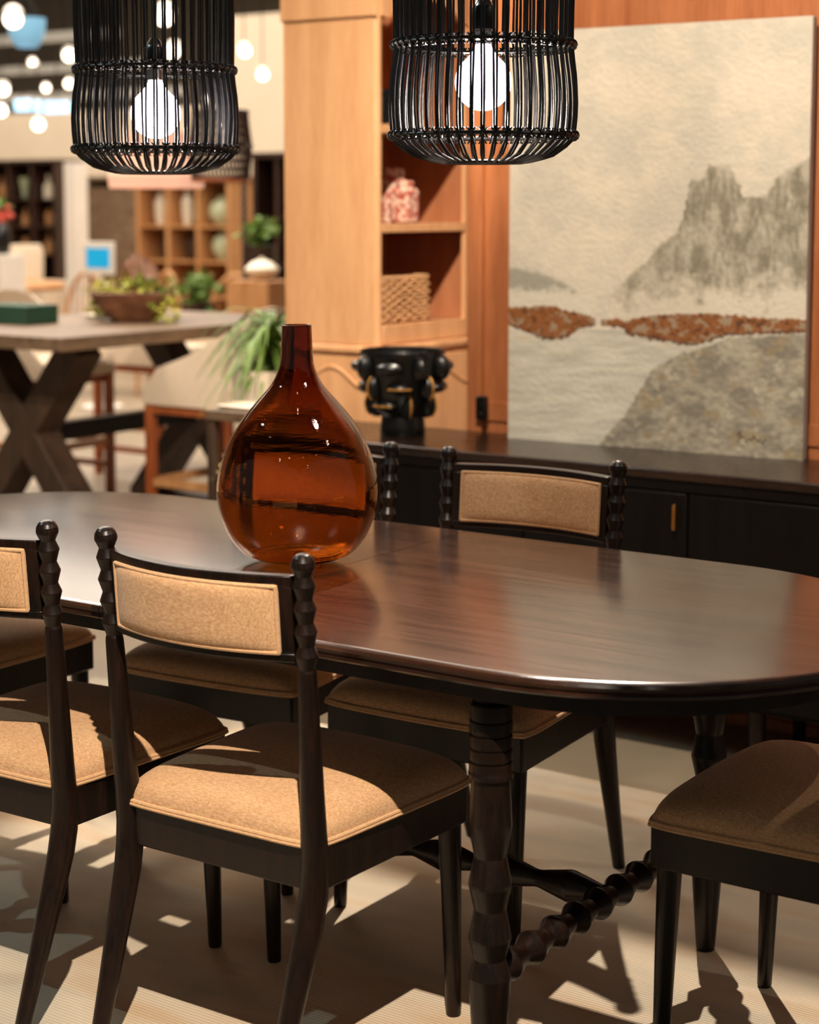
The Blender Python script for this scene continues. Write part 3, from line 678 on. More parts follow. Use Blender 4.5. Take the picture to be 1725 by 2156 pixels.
# base
MB().box(HX0-.012, HX1+.030, HY0-.012, HY1+.012, .972, .999).build('counter', oak, ht, bevel=.008)
MB().box(HX0, HX1+.012, HY0, HY1, -.012, .9715).build('base_cabinet', oak, ht, bevel=.004)
ar = MB()
def arch(u0, u1, zb, zs, zt_): # flat ogee arch outline
    pts = [(u0, zb), (u0, zs)]
    for i in range(17):
        t = i/16; pts.append((u0+(u1-u0)*t, zs+(zt_-zs)*.5*(1-math.cos(2*math.pi*t))))
    pts += [(u1, zs), (u1, zb)]; return pts
ar.tube([(x, HY0-.001, z) for x, z in arch(HX0+.05, HX1-.04, .12, .855, .925)], .006, 8)
ar.build('side_arch_moulding', oak, ht)
dr = MB().box(HX1+.0122, HX1+.026, HY0+.03, HY1-.03, .06, .955).build('door', oak, ht, bevel=.004)
MB().tube([(HX1+.0265, y, z) for y, z in arch(HY0+.08, HY1-.08, .12, .845, .92)], .006, 8).build('door_arch_moulding', oak, dr)

# things on its shelves
q = G(826, 468, 1.3965)
m, nt, b = new('pink_floral_glaze'); tc = N(nt, 'ShaderNodeTexCoord'); no = N(nt, 'ShaderNodeTexNoise'); no.inputs['Scale'].default_value = 55; no.inputs['Detail'].default_value = 2; nt.links.new(tc.outputs['Object'], no.inputs['Vector'])
cr = N(nt, 'ShaderNodeValToRGB'); cr.color_ramp.elements[0].position = .44; cr.color_ramp.elements[0].color = lin((176, 84, 72)); cr.color_ramp.elements[1].position = .56; cr.color_ramp.elements[1].color = lin((222, 190, 168))
nt.links.new(no.outputs['Fac'], cr.inputs[0]); nt.links.new(cr.outputs[0], b.inputs['Base Color']); b.inputs['Roughness'].default_value = .2
j1 = thing('ginger_jar', 'square pink floral lidded jar in front, on the middle hutch shelf', 'jar', (-1.315, G(846, 470, 1.396).y-.0+.05, 1.3965))
j1.location = (-1.30, Xp(853, 470, -1.30).y, 1.3965); j1.scale = (.86, .86, .95)
def sqr(hw, z, n=6): 
    out = []
    for cx_, cy_, a0 in ((1, 1, 0), (-1, 1, 90), (-1, -1, 180), (1, -1, 270)):
        for i in range(n): a = R(a0+90*i/(n-1)); out.append((cx_*(hw-.010)+.010*math.cos(a), cy_*(hw-.010)+.010*math.sin(a), z))
    return out
MB().loft([sqr(.034, 0), sqr(.040, .006), sqr(.042, .06), sqr(.042, .11), sqr(.034, .122)]).build('jar_body', m, j1)
MB().lathe([(.001, .1222), (.034, .1222), (.036, .128), (.036, .142), (.030, .148), (.001, .150)], 24).build('lid', m, j1)
j2 = thing('ginger_jar', 'round pink lidded jar partly hidden at the back of the middle hutch shelf', 'jar', (-1.40, Xp(826, 460, -1.40).y, 1.3965), 0); j2.scale = (.9, .9, 1.06)
MB().lathe([(.001, 0), (.048, 0), (.052, .01), (.054, .12), (.050, .142), (.045, .148), (.001, .148)], 28).build('jar_body', m, j2)
MB().lathe([(.001, .1485), (.047, .1485), (.049, .152), (.048, .168), (.040, .175), (.001, .177)], 28).build('lid', m, j2)
bs_m = plain('woven_seagrass', (196, 150, 104), .85, 0, 0, .3, 70, .5)
bk = thing('woven_basket', 'rectangular woven seagrass basket on the lowest hutch shelf', 'basket', (-1.37, 0, 1.065))
yb0, yb1 = Xp(770, 680, -1.30).y, Xp(915, 672, -1.28).y
bk.location.y = 2.205; hwy = .158; hwx = .085
bb = MB()
def rrect(hx_, hy_, z, n=5, rr=.018):
    out = []
    for cx_, cy_, a0 in ((1, 1, 0), (-1, 1, 90), (-1, -1, 180), (1, -1, 270)):
        for i in range(n): a = R(a0+90*i/(n-1)); out.append(Vector((cx_*(hx_-rr)+rr*math.cos(a), cy_*(hy_-rr)+rr*math.sin(a), z)))
    return out
def resample(loop, n):
    L = [(loop[(i+1) % len(loop)]-loop[i]).length for i in range(len(loop))]; tot = sum(L); out = []; i = 0; acc = 0
    for k in range(n):
        d = tot*k/n
        while acc+L[i] < d: acc += L[i]; i += 1
        out.append(loop[i].lerp(loop[(i+1) % len(loop)], (d-acc)/max(L[i], 1e-9)))
    return out
for ri in range(11):
    lp = resample(rrect(hwx, hwy, .009+ri*.0128), 96)
    c0 = Vector((0, 0, 0)); pts = []
    for k, p_ in enumerate(lp):
        o_ = Vector((p_.x, p_.y, 0)).normalized()*(.0050 if ((k//3)+ri) % 2 else -.0040); pts.append(p_+o_)
    bb.tube(pts, .0068, 7, True)
bb.build('woven_wall', bs_m, bk)
MB().box(-hwx+.01, hwx-.01, -hwy+.01, hwy-.01, .0005, .006).build('base', bs_m, bk)
MB().tube(resample(rrect(hwx, hwy, .149), 60), .0085, 8, True).build('rim', bs_m, bk)
q = thing('black_box', 'black lidded box on the upper hutch shelf, left of the right pendant lamp', 'box', (-1.36, 2.17, 1.7155))
MB().box(-.08, .08, -.09, .09, 0, .085).build('box_body', black_cer, q, bevel=.004); MB().box(-.083, .083, -.093, .093, .0855, .115).build('lid', black_cer, q, bevel=.004)

#BG#
# ------------------------------------------------------------------ farmhouse table and stools behind
P0 = G(130, 712, .92); FX1 = P0.x; FX0 = P0.x-1.15; FY0 = P0.y; FY1 = G(500, 668, .92).y+.25
ft = thing('trestle_table', 'long grey-brown counter-height trestle table with crossed legs, blurred at left', 'table', (FX0/2+FX1/2, FY0/2+FY1/2, 0))
fo = Vector(ft.location)
mo = Matrix.Translation(-fo)
MB().box(FX0, FX1, FY0, FY1, .862, .92, mo).build('tabletop', farm_wood, ft, bevel=.005)
xc = Yp(72, 893, FY0+.3).x
for yy in (FY0+.3, FY1-.3):
    for s in (-1, 1):
        t_ = MB(); t_.beam(Vector((xc-s*.30, yy+.001*s, .8615))-fo, Vector((xc+s*.36, yy+.001*s, .012))-fo, .13, .15, Vector((0, 1, 0))); t_.build('crossed_leg', farm_dark, ft, bevel=.005)
    MB().box(xc-.42, xc+.42, yy-.06, yy+.06, -.012, .05, mo).build('foot', farm_dark, ft, bevel=.005)
MB().box(xc-.04, xc+.04, FY0+.37, FY1-.37, .42, .50, mo).build('stretcher', black_m, ft, bevel=.004)
def make_stool(label):
    s = thing('counter_stool', label, 'stool', group='oatmeal upholstered counter stools at the trestle table')
    for x in (-.235, .215):
        for y in (-.225, .225): MB().box(x, x+.04, y-.02, y+.02, -.012, .60).build('leg', red_wood, s, bevel=.003)
    MB().box(-.194, .2145, -.2449, .2449, .560, .5999).build('seat_frame', red_wood, s, bevel=.003)
    f = MB()
    for y in (-.225, .225): f.box(-.1945, .2145, y-.015, y+.015, .24, .275)
    f.box(-.23, -.20, -.2045, .2045, .24, .275); f.build('footrest', tan_wood, s, bevel=.003)
    for y in (-.225, .225): MB().box(-.1945, .2145, y-.012, y+.012, .12, .15).build('stretcher', red_wood, s)
    se = MB()
    se.loft([[Vector((p.x*k, p.y*k, z)) for p in rrect(.23, .235, 0, 6, .04)] for k, z in ((.97, .6005), (1, .615), (1, .66), (.94, .685), (.7, .695))]).build('seat_cushion', white_fab, s)
    # wrap-around shell: low at the front, high at the back (+x)
    pl = [(-.235, -.25), (-.15, -.255), (0, -.258), (.12, -.255), (.20, -.235), (.245, -.18), (.262, -.09), (.265, 0), (.262, .09), (.245, .18), (.20, .235), (.12, .255), (0, .258), (-.15, .255), (-.235, .25)]
    hh = [.66, .76, .81, .86, .94, 1.0, 1.02, 1.025, 1.02, 1.0, .94, .86, .81, .76, .66]
    rings = []
    for (x, y), h in zip(pl, hh):
        n2 = Vector((x*.5, y, 0)).normalized() if abs(x) > .01 or abs(y) > .01 else Vector((1, 0, 0))
        lean_ = Vector((.05 if x > .15 else 0, 0, 0)); b0_ = Vector((x, y, .6005)); t0_ = Vector((x, y, h))+lean_
        rings.append([b0_, b0_.lerp(t0_, .5)+n2*.006, t0_, t0_-n2*.03, b0_.lerp(t0_, .5)-n2*.034, b0_-n2*.036])
    MB().loft(rings).build('upholstered_shell', white_fab, s, ang=50)
    return s
SG = 'oatmeal upholstered counter stools at the trestle table'
q = G(302, 850, .60)
st = make_stool('oatmeal upholstered counter stool with reddish legs, nearest of those at the trestle table'); st.location = (q.x+.235, q.y+.25, 0)
for i_, (dx, dy, rz) in enumerate(((0, 1.0, 0), (-1.62, 1.35, 180), (-1.55, .45, 180))):
    dup(st, (st.location.x+dx, st.location.y+dy, 0), R(rz), ('oatmeal counter stool behind the nearest one, same side of the trestle table', 'oatmeal counter stool on the far side of the trestle table, seen beneath its top', 'oatmeal counter stool seen through the crossed legs of the trestle table')[i_], SG)

# root bowl with trailing greenery
q = G(283, 676, .92); rb = thing('root_bowl', 'carved brown root-wood bowl on the trestle table', 'bowl', (q.x, q.y, .9205)); rb.scale = (1.25, 1.25, 1.25)
sc_ = 6.9/3778.6
prb = [(.001, 0), (.075, 0), (.10, .02), (.135, .07), (.155, .105), (.150, .112), (.13, .075), (.08, .03), (.001, .025)]
MB().lathe([(r_*1.02, z) for r_, z in prb], 40, fr=lambda a, z: 1+.10*math.sin(3*a+1)+.06*math.sin(7*a+z*20)).build('bowl_body', root_wood, rb)
r2 = MB()
for i in range(4):
    a = i*1.3; r2.tube([(-.06+.04*i, .02*math.cos(a), .06), (-.08+.045*i, .03, .14), (-.03+.03*i, .02, .20+.02*math.sin(a)), (.03+.02*i, 0, .15), (.05+.02*i, 0, .07)], [.03, .035, .03, .03, .02], 10)
r2.build('gnarled_root', root_wood, rb)
gr = thing('trailing_plant', 'yellow-green trailing plant in the root bowl on the trestle table', 'plant', (q.x, q.y, .9205+.04)); gr.scale = (1.12, 1.12, 1.2)
random.seed(11)
def leaves(mb, cs, n, spread, size, seed=1):
    rnd = random.Random(seed)
    for k in range(n):
        c_ = Vector(rnd.choice(cs)) + Vector((rnd.gauss(0, spread), rnd.gauss(0, spread), rnd.gauss(0, spread*.6)))
        d = Vector((rnd.uniform(-1, 1), rnd.uniform(-1, 1), rnd.uniform(-.6, 1))).normalized(); sd = d.cross(Vector((rnd.uniform(-1, 1), rnd.uniform(-1, 1), rnd.uniform(-1, 1)))).normalized()
        s_ = size*rnd.uniform(.6, 1.3); nn = d.cross(sd)*s_*.12
        mb.add([c_, c_+d*s_*.5+sd*s_*.28+nn, c_+d*s_, c_+d*s_*.5-sd*s_*.28+nn], [(0, 1, 2, 3)])
    return mb
leaves(MB(), [(-.17, -.02, .04), (-.13, -.05, .09), (-.05, -.05, .10), (.04, -.04, .12), (.12, -.03, .10), (.17, 0, .04), (.18, 0, -.01), (0, .05, .12), (-.2, 0, 0)], 420, .028, .030, 2).build('foliage', leaf_l, gr)
leaves(MB(), [(-.15, -.02, .05), (.09, -.03, .12), (.16, 0, .08)], 120, .03, .034, 3).build('foliage', leaf_m, gr)
q = G(232, 668, .92); MBp = MB().lathe([(.001, 0), (.05, 0), (.085, .010), (.088, .013), (.05, .005), (.001, .004)], 32, (0, 0, 0)).build('plate', white_cer)
MBp.location = (q.x-.03, q.y-.03, .9205); tag(MBp, 'small white plate on the trestle table beside the root bowl', 'plate')

# palm-like plant beside the hutch
q = V(572, 715, 6.9)
pp_ = thing('potted_grass_plant', 'arching green grass-like plant in a tall pot left of the oak hutch', 'plant', (q.x, q.y, -.012))
MB().lathe([(.001, 0), (.11, 0), (.14, .3), (.155, q.z-.10), (.14, q.z-.10), (.13, q.z-.14), (.001, q.z-.14)], 32).build('pot', white_cer, pp_)
lf = MB(); rnd = random.Random(5)
for k in range(150):
    a = rnd.uniform(0, 2*math.pi); L_ = rnd.uniform(.16, .32); up_ = rnd.uniform(.5, 1.7); z0 = q.z-.12+rnd.uniform(0, .16)
    pts = []
    for i in range(9):
        t = i/8; rr = L_*t; pts.append(Vector((rr*math.cos(a), rr*math.sin(a), z0 + L_*(up_*t*1.1 - (1.0+up_*.6)*t*t*.9))))
    sd = Vector((-math.sin(a), math.cos(a), 0)); vs = []; fs = []
    for i, p_ in enumerate(pts):
        ww = .0125*(1-(i/8)**2)+.0008; vs += [p_-sd*ww, p_+Vector((0, 0, .002)), p_+sd*ww]
    for i in range(8): fs += [(3*i, 3*i+1, 3*i+4, 3*i+3), (3*i+1, 3*i+2, 3*i+5, 3*i+4)]
    lf.add(vs, fs)
lf.build('foliage', leaf_m, pp_)

# console table in front of the stool
q = V(430, 862, 5.95); CZ = q.z
cn = thing('side_table', 'small grey-brown wooden side table behind the left of the amber vase', 'table', (q.x+.17, q.y+.117, 0))
MB().box(-.17, .17, -.117, .117, CZ-.035, CZ).build('tabletop', farm_wood, cn, bevel=.004)
for x in (-.165, .135):
    for y in (-.112, .082): MB().box(x, x+.03, y, y+.03, -.012, CZ-.0352).build('leg', farm_dark, cn, bevel=.003)
MB().box(-.1345, .1345, -.11, .11, .30, .325).build('lower_shelf', farm_dark, cn, bevel=.003)
b_ = thing('dried_plant_pot', 'small pot of pale dried grass on the lower shelf of the side table', 'plant', (cn.location.x-.06, cn.location.y-.03, .3255))
MB().lathe([(.001, 0), (.04, 0), (.055, .09), (.045, .09), (.001, .07)], 20).build('pot', white_cer, b_)
leaves(MB(), [(0, 0, .13), (.02, 0, .2), (-.02, 0, .26)], 90, .035, .05, 8).build('foliage', plain('dried_grass', (190, 178, 120), .8), b_)
tr = MB().loft([[Vector((p.x*k, p.y*k, z)) for p in rrect(.09, .07, 0, 5, .02)] for k, z in ((.9, 0), (1, .012), (.96, .014), (.88, .006))]).build('tray', white_cer)
tr.location = (cn.location.x-.06, cn.location.y-.02, CZ+.0005); tag(tr, 'white shallow tray lying on top of the small side table', 'tray')

# wooden chairs with round hoop backs
def hoop_chair(label):
    c = thing('hoop_back_chair', label, 'chair', group='light wooden hoop-back chairs in the shop')
    MB().loft([[Vector((p.x*k, p.y*k, z)) for p in rrect(.23, .22, 0, 6, .09)] for k, z in ((.95, .44), (1, .45), (1, .475), (.9, .485))]).build('seat', tan_wood, c)
    for x in (-.17, .17):
        for y in (-.16, .16): MB().tube([(x*1.15, y*1.15, -.012), (x, y, .44)], [.013, .02], 12).build('leg', tan_wood, c)
    h = MB(); h.tube([(.21*math.cos(t), .19+.04*math.sin(t), 0.485+.44*max(0, math.sin(t))**.8) for t in [math.pi*i/20 for i in range(21)]], .016, 10)
    h.build('hoop_back', tan_wood, c)
    s_ = MB()
    for i in (-2, -1, 0, 1, 2): s_.tube([(i*.06, .19, .485), (i*.07, .225, 0.485+.43*math.sqrt(max(0, 1-(i*.07/.21)**2))**.8)], .007, 8)
    s_.build('spindles', tan_wood, c)
    return c
def floorpt(px, Z, z=-.012): p_ = V(px, 600, Z); return Vector((p_.x, p_.y, 0))
hc = hoop_chair('light wooden hoop-back chair left of the root bowl, behind the trestle table'); p_ = floorpt(140, 13.9); hc.location = p_
hc.scale = (1.0, 1.0, 1.0)
HG = 'light wooden hoop-back chairs in the shop'
dup(hc, floorpt(475, 13.4), R(20), 'light wooden hoop-back chair right of the root bowl, before the wooden display cabinet', HG)
dup(hc, floorpt(300, 14.0), R(-15), 'light wooden hoop-back chair directly behind the root bowl', HG)
rt_ = thing('round_table', 'dark pedestal table with wooden top at the left edge, far back', 'table', floorpt(8, 15.6))
MB().lathe([(.001, .72), (.50, .72), (.52, .735), (.52, .765), (.50, .78), (.001, .78)], 40).build('tabletop', tan_wood, rt_)
MB().lathe([(.001, -.012), (.30, -.012), (.28, .03), (.08, .08), (.07, .6), (.2, .7195), (.001, .7195)], 24).build('pedestal', dark_wood, rt_)
gb = MB().box(-.16, .16, -.10, .10, 0, .085).build('storage_box', plain('dark_green_cloth', (30, 66, 48), .7), bevel=.004); gq = G(12, 684, .92); gb.location = (gq.x-.05, gq.y+.12, .9205)
tag(gb, 'dark green box on the trestle table at the left edge of the photo', 'box')

# display cabinets
def cabinet(name, label, px0, px1, ytop, Z, mt, cols, rows, depth=.42, back=None, glassy=False):
    a = V(px0, 500, Z); wd = (px1-px0)/F_PX*Z/.83; top_ = V(px0, ytop, Z).z
    c = thing(name, label, 'cabinet', (a.x+wd/2, a.y+depth/2, -.012)); H_ = top_+.012
    f = MB(); tt = .035
    for i in range(cols+1): x = -wd/2+(wd-tt)*i/cols; MB().box(x, x+tt, -depth/2, depth/2-.02, 0, H_-.04).build('upright', mt, c, bevel=.003)
    MB().box(-wd/2-.02, wd/2+.02, -depth/2-.02, depth/2, H_-.0395, H_).build('top', mt, c, bevel=.004)
    MB().box(-wd/2, wd/2, depth/2-.0195, depth/2-.001, 0, H_-.04).build('back_panel', back or mt, c)
    zs = [.08+(H_-.20)*j/rows for j in range(rows)]
    for i in range(cols):
        x0 = -wd/2+(wd-tt)*i/cols+tt+.0005; x1 = -wd/2+(wd-tt)*(i+1)/cols-.0005
        for z in zs: MB().box(x0, x1, -depth/2+.01, depth/2-.0205, z-.02, z).build('shelf', mt, c)
    return c, [( -wd/2+(wd-tt)*(i+.5)/cols+tt/2) for i in range(cols)], zs, wd
def jar(kind, h, r_, mt, loc, label, group):
    PR = {'round': [(.001, 0), (.45, 0), (.9, .25), (1, .5), (.8, .75), (.35, .88), (.38, .95), (.1, 1), (.001, 1)],
          'tall': [(.001, 0), (.6, 0), (.8, .3), (.85, .7), (.5, .85), (.35, .9), (.45, 1), (.001, .97)],
          'bottle': [(.001, 0), (.8, 0), (.85, .5), (.3, .7), (.3, .95), (.36, 1), (.001, 1)],
          'bowl': [(.001, 0), (.4, 0), (.5, .08), (1, .9), (1, 1), (.9, .95), (.3, .2), (.001, .2)],
          'tureen': [(.001, 0), (.5, 0), (.55, .1), (1, .35), (1.05, .5), (.98, .55), (.6, .8), (.15, .9), (.2, .97), (.001, 1)]}[kind]
    K=1.5 if group else 1
    o = MB().lathe([(a*r_*K, b_*h*K) for a, b_ in PR], 24).build('jar' if kind != 'bowl' else 'bowl', mt); o.location = loc
    tag(o, label, 'jar' if kind != 'bowl' else 'bowl', group); return o
def fill(c, xs, zs, spec, label, group):
    cn_ = {white_cer: 'cream', sage_cer: 'sage', tan_wood: 'tan', dark_wood: 'dark brown'}; kn = {'round': 'round jar', 'tall': 'tall jar', 'bottle': 'bottle', 'bowl': 'bowl', 'tureen': 'tureen'}
    top_ = max(q_[1] for q_ in spec)
    for (i, j, kind, h, r_, mt, dx) in spec:
        pair = sum(1 for q_ in spec if q_[0] == i and q_[1] == j) > 1
        lb = '%s %s, %s%s shelf, %s bay of the %s' % (cn_[mt], kn[kind], ('left one, ' if dx < 0 else 'right one, ') if pair else '', ('top', 'second', 'third')[top_-j], ('left', 'middle', 'right')[i], label)
        jar(kind, h, r_, mt, (c.location.x+xs[i]+dx, c.location.y-.05, c.location.z+zs[j]+.0005), lb, group)
c1, xs, zs, wd = cabinet('display_cabinet', 'black-framed display cabinet at the far left edge of the shop', -30, 143, 338, 19.5, dark_wood, 3, 6, back=plain('brown_back', (96, 66, 46), .7))
sp_ = []; rnd = random.Random(4)
for i in range(3):
    for j in (3, 4, 5):
        for dx in (-.075, .075):
            sp_.append((i, j, rnd.choice(['round', 'tall', 'bottle', 'bowl']), rnd.uniform(.10, .17), rnd.uniform(.035, .048), rnd.choice([white_cer, sage_cer, tan_wood, white_cer]), dx+rnd.uniform(-.01, .01)))
fill(c1, xs, zs, sp_, 'black-framed cabinet', 'jars in the black-framed display cabinet')
c2, xs, zs, wd = cabinet('display_cabinet', 'honey wood display cabinet of cream jars, behind the left pendant lamp', 287, 500, 372, 15.8, tan_wood, 3, 5, back=plain('taupe_back', (104, 78, 58), .7))
fill(c2, xs, zs, [(0, 4, 'tall', .19, .045, white_cer, -.04), (1, 4, 'tall', .20, .045, white_cer, -.07), (1, 4, 'round', .11, .04, sage_cer, .08), (2, 4, 'round', .17, .08, sage_cer, -.02), (2, 3, 'round', .18, .075, sage_cer, 0), (0, 3, 'bottle', .18, .04, dark_wood, .02), (1, 3, 'tall', .16, .07, dark_wood, .0), (0, 4, 'bottle', .14, .03, tan_wood, .05)],
     'honey wood cabinet', 'ceramics in the honey wood display cabinet')
c3, xs, zs, wd = cabinet('carved_cabinet', 'tall dark carved wooden cabinet just left of the oak hutch', 532, 640, 322, 12.6, dark_wood, 2, 5)
c4, xs, zs, wd = cabinet('plain_cabinet', 'plain brown closed cabinet between the white column and display cabinet', 185, 284, 372, 17.5, farm_wood, 1, 1)
MB().box(-wd/2+.036, wd/2-.036, -.205, -.19, .03, V(185, 380, 17.5).z-.06).build('door', farm_wood, c4, bevel=.004)
# carved column
q = floorpt(516, 11.9); P = []; Rr = []
ztop = V(516, 372, 11.9).z
n__ = 34
for i in range(n__):
    for t, r_ in ((0, .014), (.5, .026), (.97, .014)): P.append((0, 0, (i+t)/n__*ztop)); Rr.append(r_)
o = MB().tube(P, Rr, 14).build('turned_post', dark_wood); o.location = (q.x, q.y, -.012); tag(o, 'slim dark turned bobbin post standing left of the carved cabinet', 'post')

# white column, white-framed monitor
q = floorpt(164, 16.6); o = MB().box(-.075, .075, -.075, .075, 0, 1.85).build('white_column', white_paint, bevel=.004); o.location = (q.x, q.y, -.012); tag(o, 'slim white column behind the blue monitor, at left', 'column')
q = V(210, 578, 12.9); mo_ = thing('monitor', 'white-framed monitor showing a plain blue screen', 'monitor', (q.x, q.y, 0))
hh_ = 68/F_PX*12.9; ww_ = 70/F_PX*12.9/.83
MB().box(-ww_/2, ww_/2, -.015, .015, q.z, q.z+hh_).build('bezel', white_paint, mo_, bevel=.006)
MB().box(-ww_*.40, ww_*.40, -.0175, -.0155, q.z+hh_*.20, q.z+hh_*.82).build('screen', screen_m, mo_)
MB().box(-.02, .02, -.01, .01, .02, q.z-.0005).build('stand', white_paint, mo_); MB().lathe([(.001, -.012), (.15, -.012), (.15, .01), (.02, .02), (.001, .02)], 24).build('base', white_paint, mo_)

# hanging lampshade and lantern
q = V(330, 396, 8.4); ls = thing('hanging_lampshade', 'wide pale pink pleated hanging lampshade below the left pendant lamp', 'lamp', q)
k_ = 8.4/F_PX; npl = 90
pts = []; vs = []; fs = []
for (rr, z) in ((72*k_, 0), (96*k_, .0), (99*k_, .055), (60*k_, .26)):
    for i in range(npl*2): a = math.pi*i/npl; r_ = rr+(.006 if i % 2 else 0); vs.append((r_*math.cos(a), r_*math.sin(a), z))
n2_ = npl*2
for j in (1, 2):
    for i in range(n2_): i2 = (i+1) % n2_; fs.append((j*n2_+i, j*n2_+i2, (j+1)*n2_+i2, (j+1)*n2_+i))
MB().add([(x, y, z) for x, y, z in vs], fs).build('shade', glow('pink_shade_glow', (232, 184, 158), .55), ls, smooth=False)
MB().lathe([(.001, .09), (.03, .09), (.03, .14), (.001, .15)], 16).build('bulb', lamp_m, ls); MB().tube([(0, 0, .15), (0, 0, 5.59-q.z)], .004, 6).build('cord', black_m, ls)
q = V(465, 380, 7.9); ln = thing('woven_lantern', 'dark brown woven hanging lantern behind the left pendant lamp', 'lamp', q)
k_ = 7.9/F_PX; wv = MB()
for i in range(44):
    a = 2*math.pi*i/44
    wv.tube([(60*k_*math.cos(a), 60*k_*math.sin(a), 0), (66*k_*math.cos(a+.3), 66*k_*math.sin(a+.3), .15), (58*k_*math.cos(a+.6), 58*k_*math.sin(a+.6), .30)], .0035, 5)
    wv.tube([(60*k_*math.cos(a), 60*k_*math.sin(a), 0), (66*k_*math.cos(a-.3), 66*k_*math.sin(a-.3), .15), (58*k_*math.cos(a-.6), 58*k_*math.sin(a-.6), .30)], .0035, 5)
wv.build('woven_shade', dark_wood, ln)
for z, rr in ((0, 61), (.15, 67), (.30, 59)): MB().tube([(rr*k_*math.cos(2*math.pi*i/40), rr*k_*math.sin(2*math.pi*i/40), z) for i in range(40)], .007, 6, True).build('rim', red_wood if z == 0 else dark_wood, ln)
MB().tube([(0, 0, .08), (0, 0, 5.59-q.z)], .004, 6).build('cord', black_m, ln)
MB().tube([(-58*k_, 0, .30), (58*k_, 0, .30)], .004, 6).build('spider', black_m, ln)

# tureen on a box, plants, flower vase
q = floorpt(552, 10.9); bx_z = V(552, 590, 10.9).z
o = MB().box(-.15, .15, -.13, .13, -.012, bx_z).build('plinth_cabinet', tan_wood, bevel=.004); o.location = (q.x, q.y, 0); tag(o, 'light wooden plinth cabinet behind the grass plant, carrying a white tureen', 'cabinet')
jar('tureen', .14, .10, white_cer, (q.x, q.y, bx_z+.0005), 'white lidded tureen on the wooden plinth behind the grass plant', None)
def bush(label, px, py, Z, sz, n, sd, mt=leaf_m):
    q = V(px, py, Z); t_ = thing('potted_shrub', label, 'plant', (q.x, q.y, -.012))
    MB().lathe([(.001, 0), (.09, 0), (.11, q.z-.07), (.09, q.z-.07), (.001, q.z-.09)], 20).build('pot', dark_wood, t_)
    leaves(MB(), [(0, 0, q.z), (sz*.5, 0, q.z+.03), (-sz*.5, 0, q.z+.02), (0, 0, q.z+sz*.6), (0, 0, q.z-.05)], n, sz*.35, .07, sd).build('foliage', mt, t_)
bush('dark green leafy plant before the honey display cabinet, right of the root bowl', 415, 612, 12.3, .14, 220, 21)
bush('small green plant in the carved cabinet area, above the grass plant', 545, 490, 11.6, .10, 180, 22)
q = floorpt(6, 13.6); fz_ = V(6, 535, 13.6).z
fv = thing('flower_vase', 'black vase of red flowers on a plinth at the extreme left edge', 'vase', (q.x, q.y, fz_))
MB().lathe([(.001, 0), (.05, 0), (.075, .10), (.06, .2), (.03, .24), (.001, .24)], 24).build('vase_body', black_cer, fv)
fl = MB(); rnd = random.Random(9)
for i in range(26): fl.ell((rnd.gauss(0, .028), rnd.gauss(0, .028), .29+rnd.gauss(0, .03)), .024, .024, .02, 8, 6)
fl.build('flowers', plain('red_petals', (205, 84, 70), .7), fv)
leaves(MB(), [(0, 0, .35), (.02, 0, .37)], 50, .025, .05, 12).build('foliage', leaf_m, fv)
o = MB().box(-.12, .12, -.12, .12, -.012, fz_-.0005).build('plinth', white_paint, bevel=.004); o.location = (q.x, q.y, 0); tag(o, 'white plinth under the red flower vase at the left edge', 'plinth')
q = floorpt(48, 17.0); hz = V(48, 590, 17.0).z; h2 = V(48, 515, 17.0).z
ac = MB().loft([[(x, y, z) for x, z in ((-.09, hz), (.075, hz), (.085, h2-.07), (.05, h2), (-.07, h2), (-.09, h2-.05))] for y in (-.2, .2)]).build('armchair_back', white_fab, None, bevel=.01)
ac.location = (q.x, q.y, 0); ac.name = 'padded_armchair'
MB().box(-.09, .5, -.2, .2, -.012, hz-.0005).build('seat_block', white_fab, ac, bevel=.01)
tag(ac, 'cream padded armchair at far left behind the round table', 'armchair')

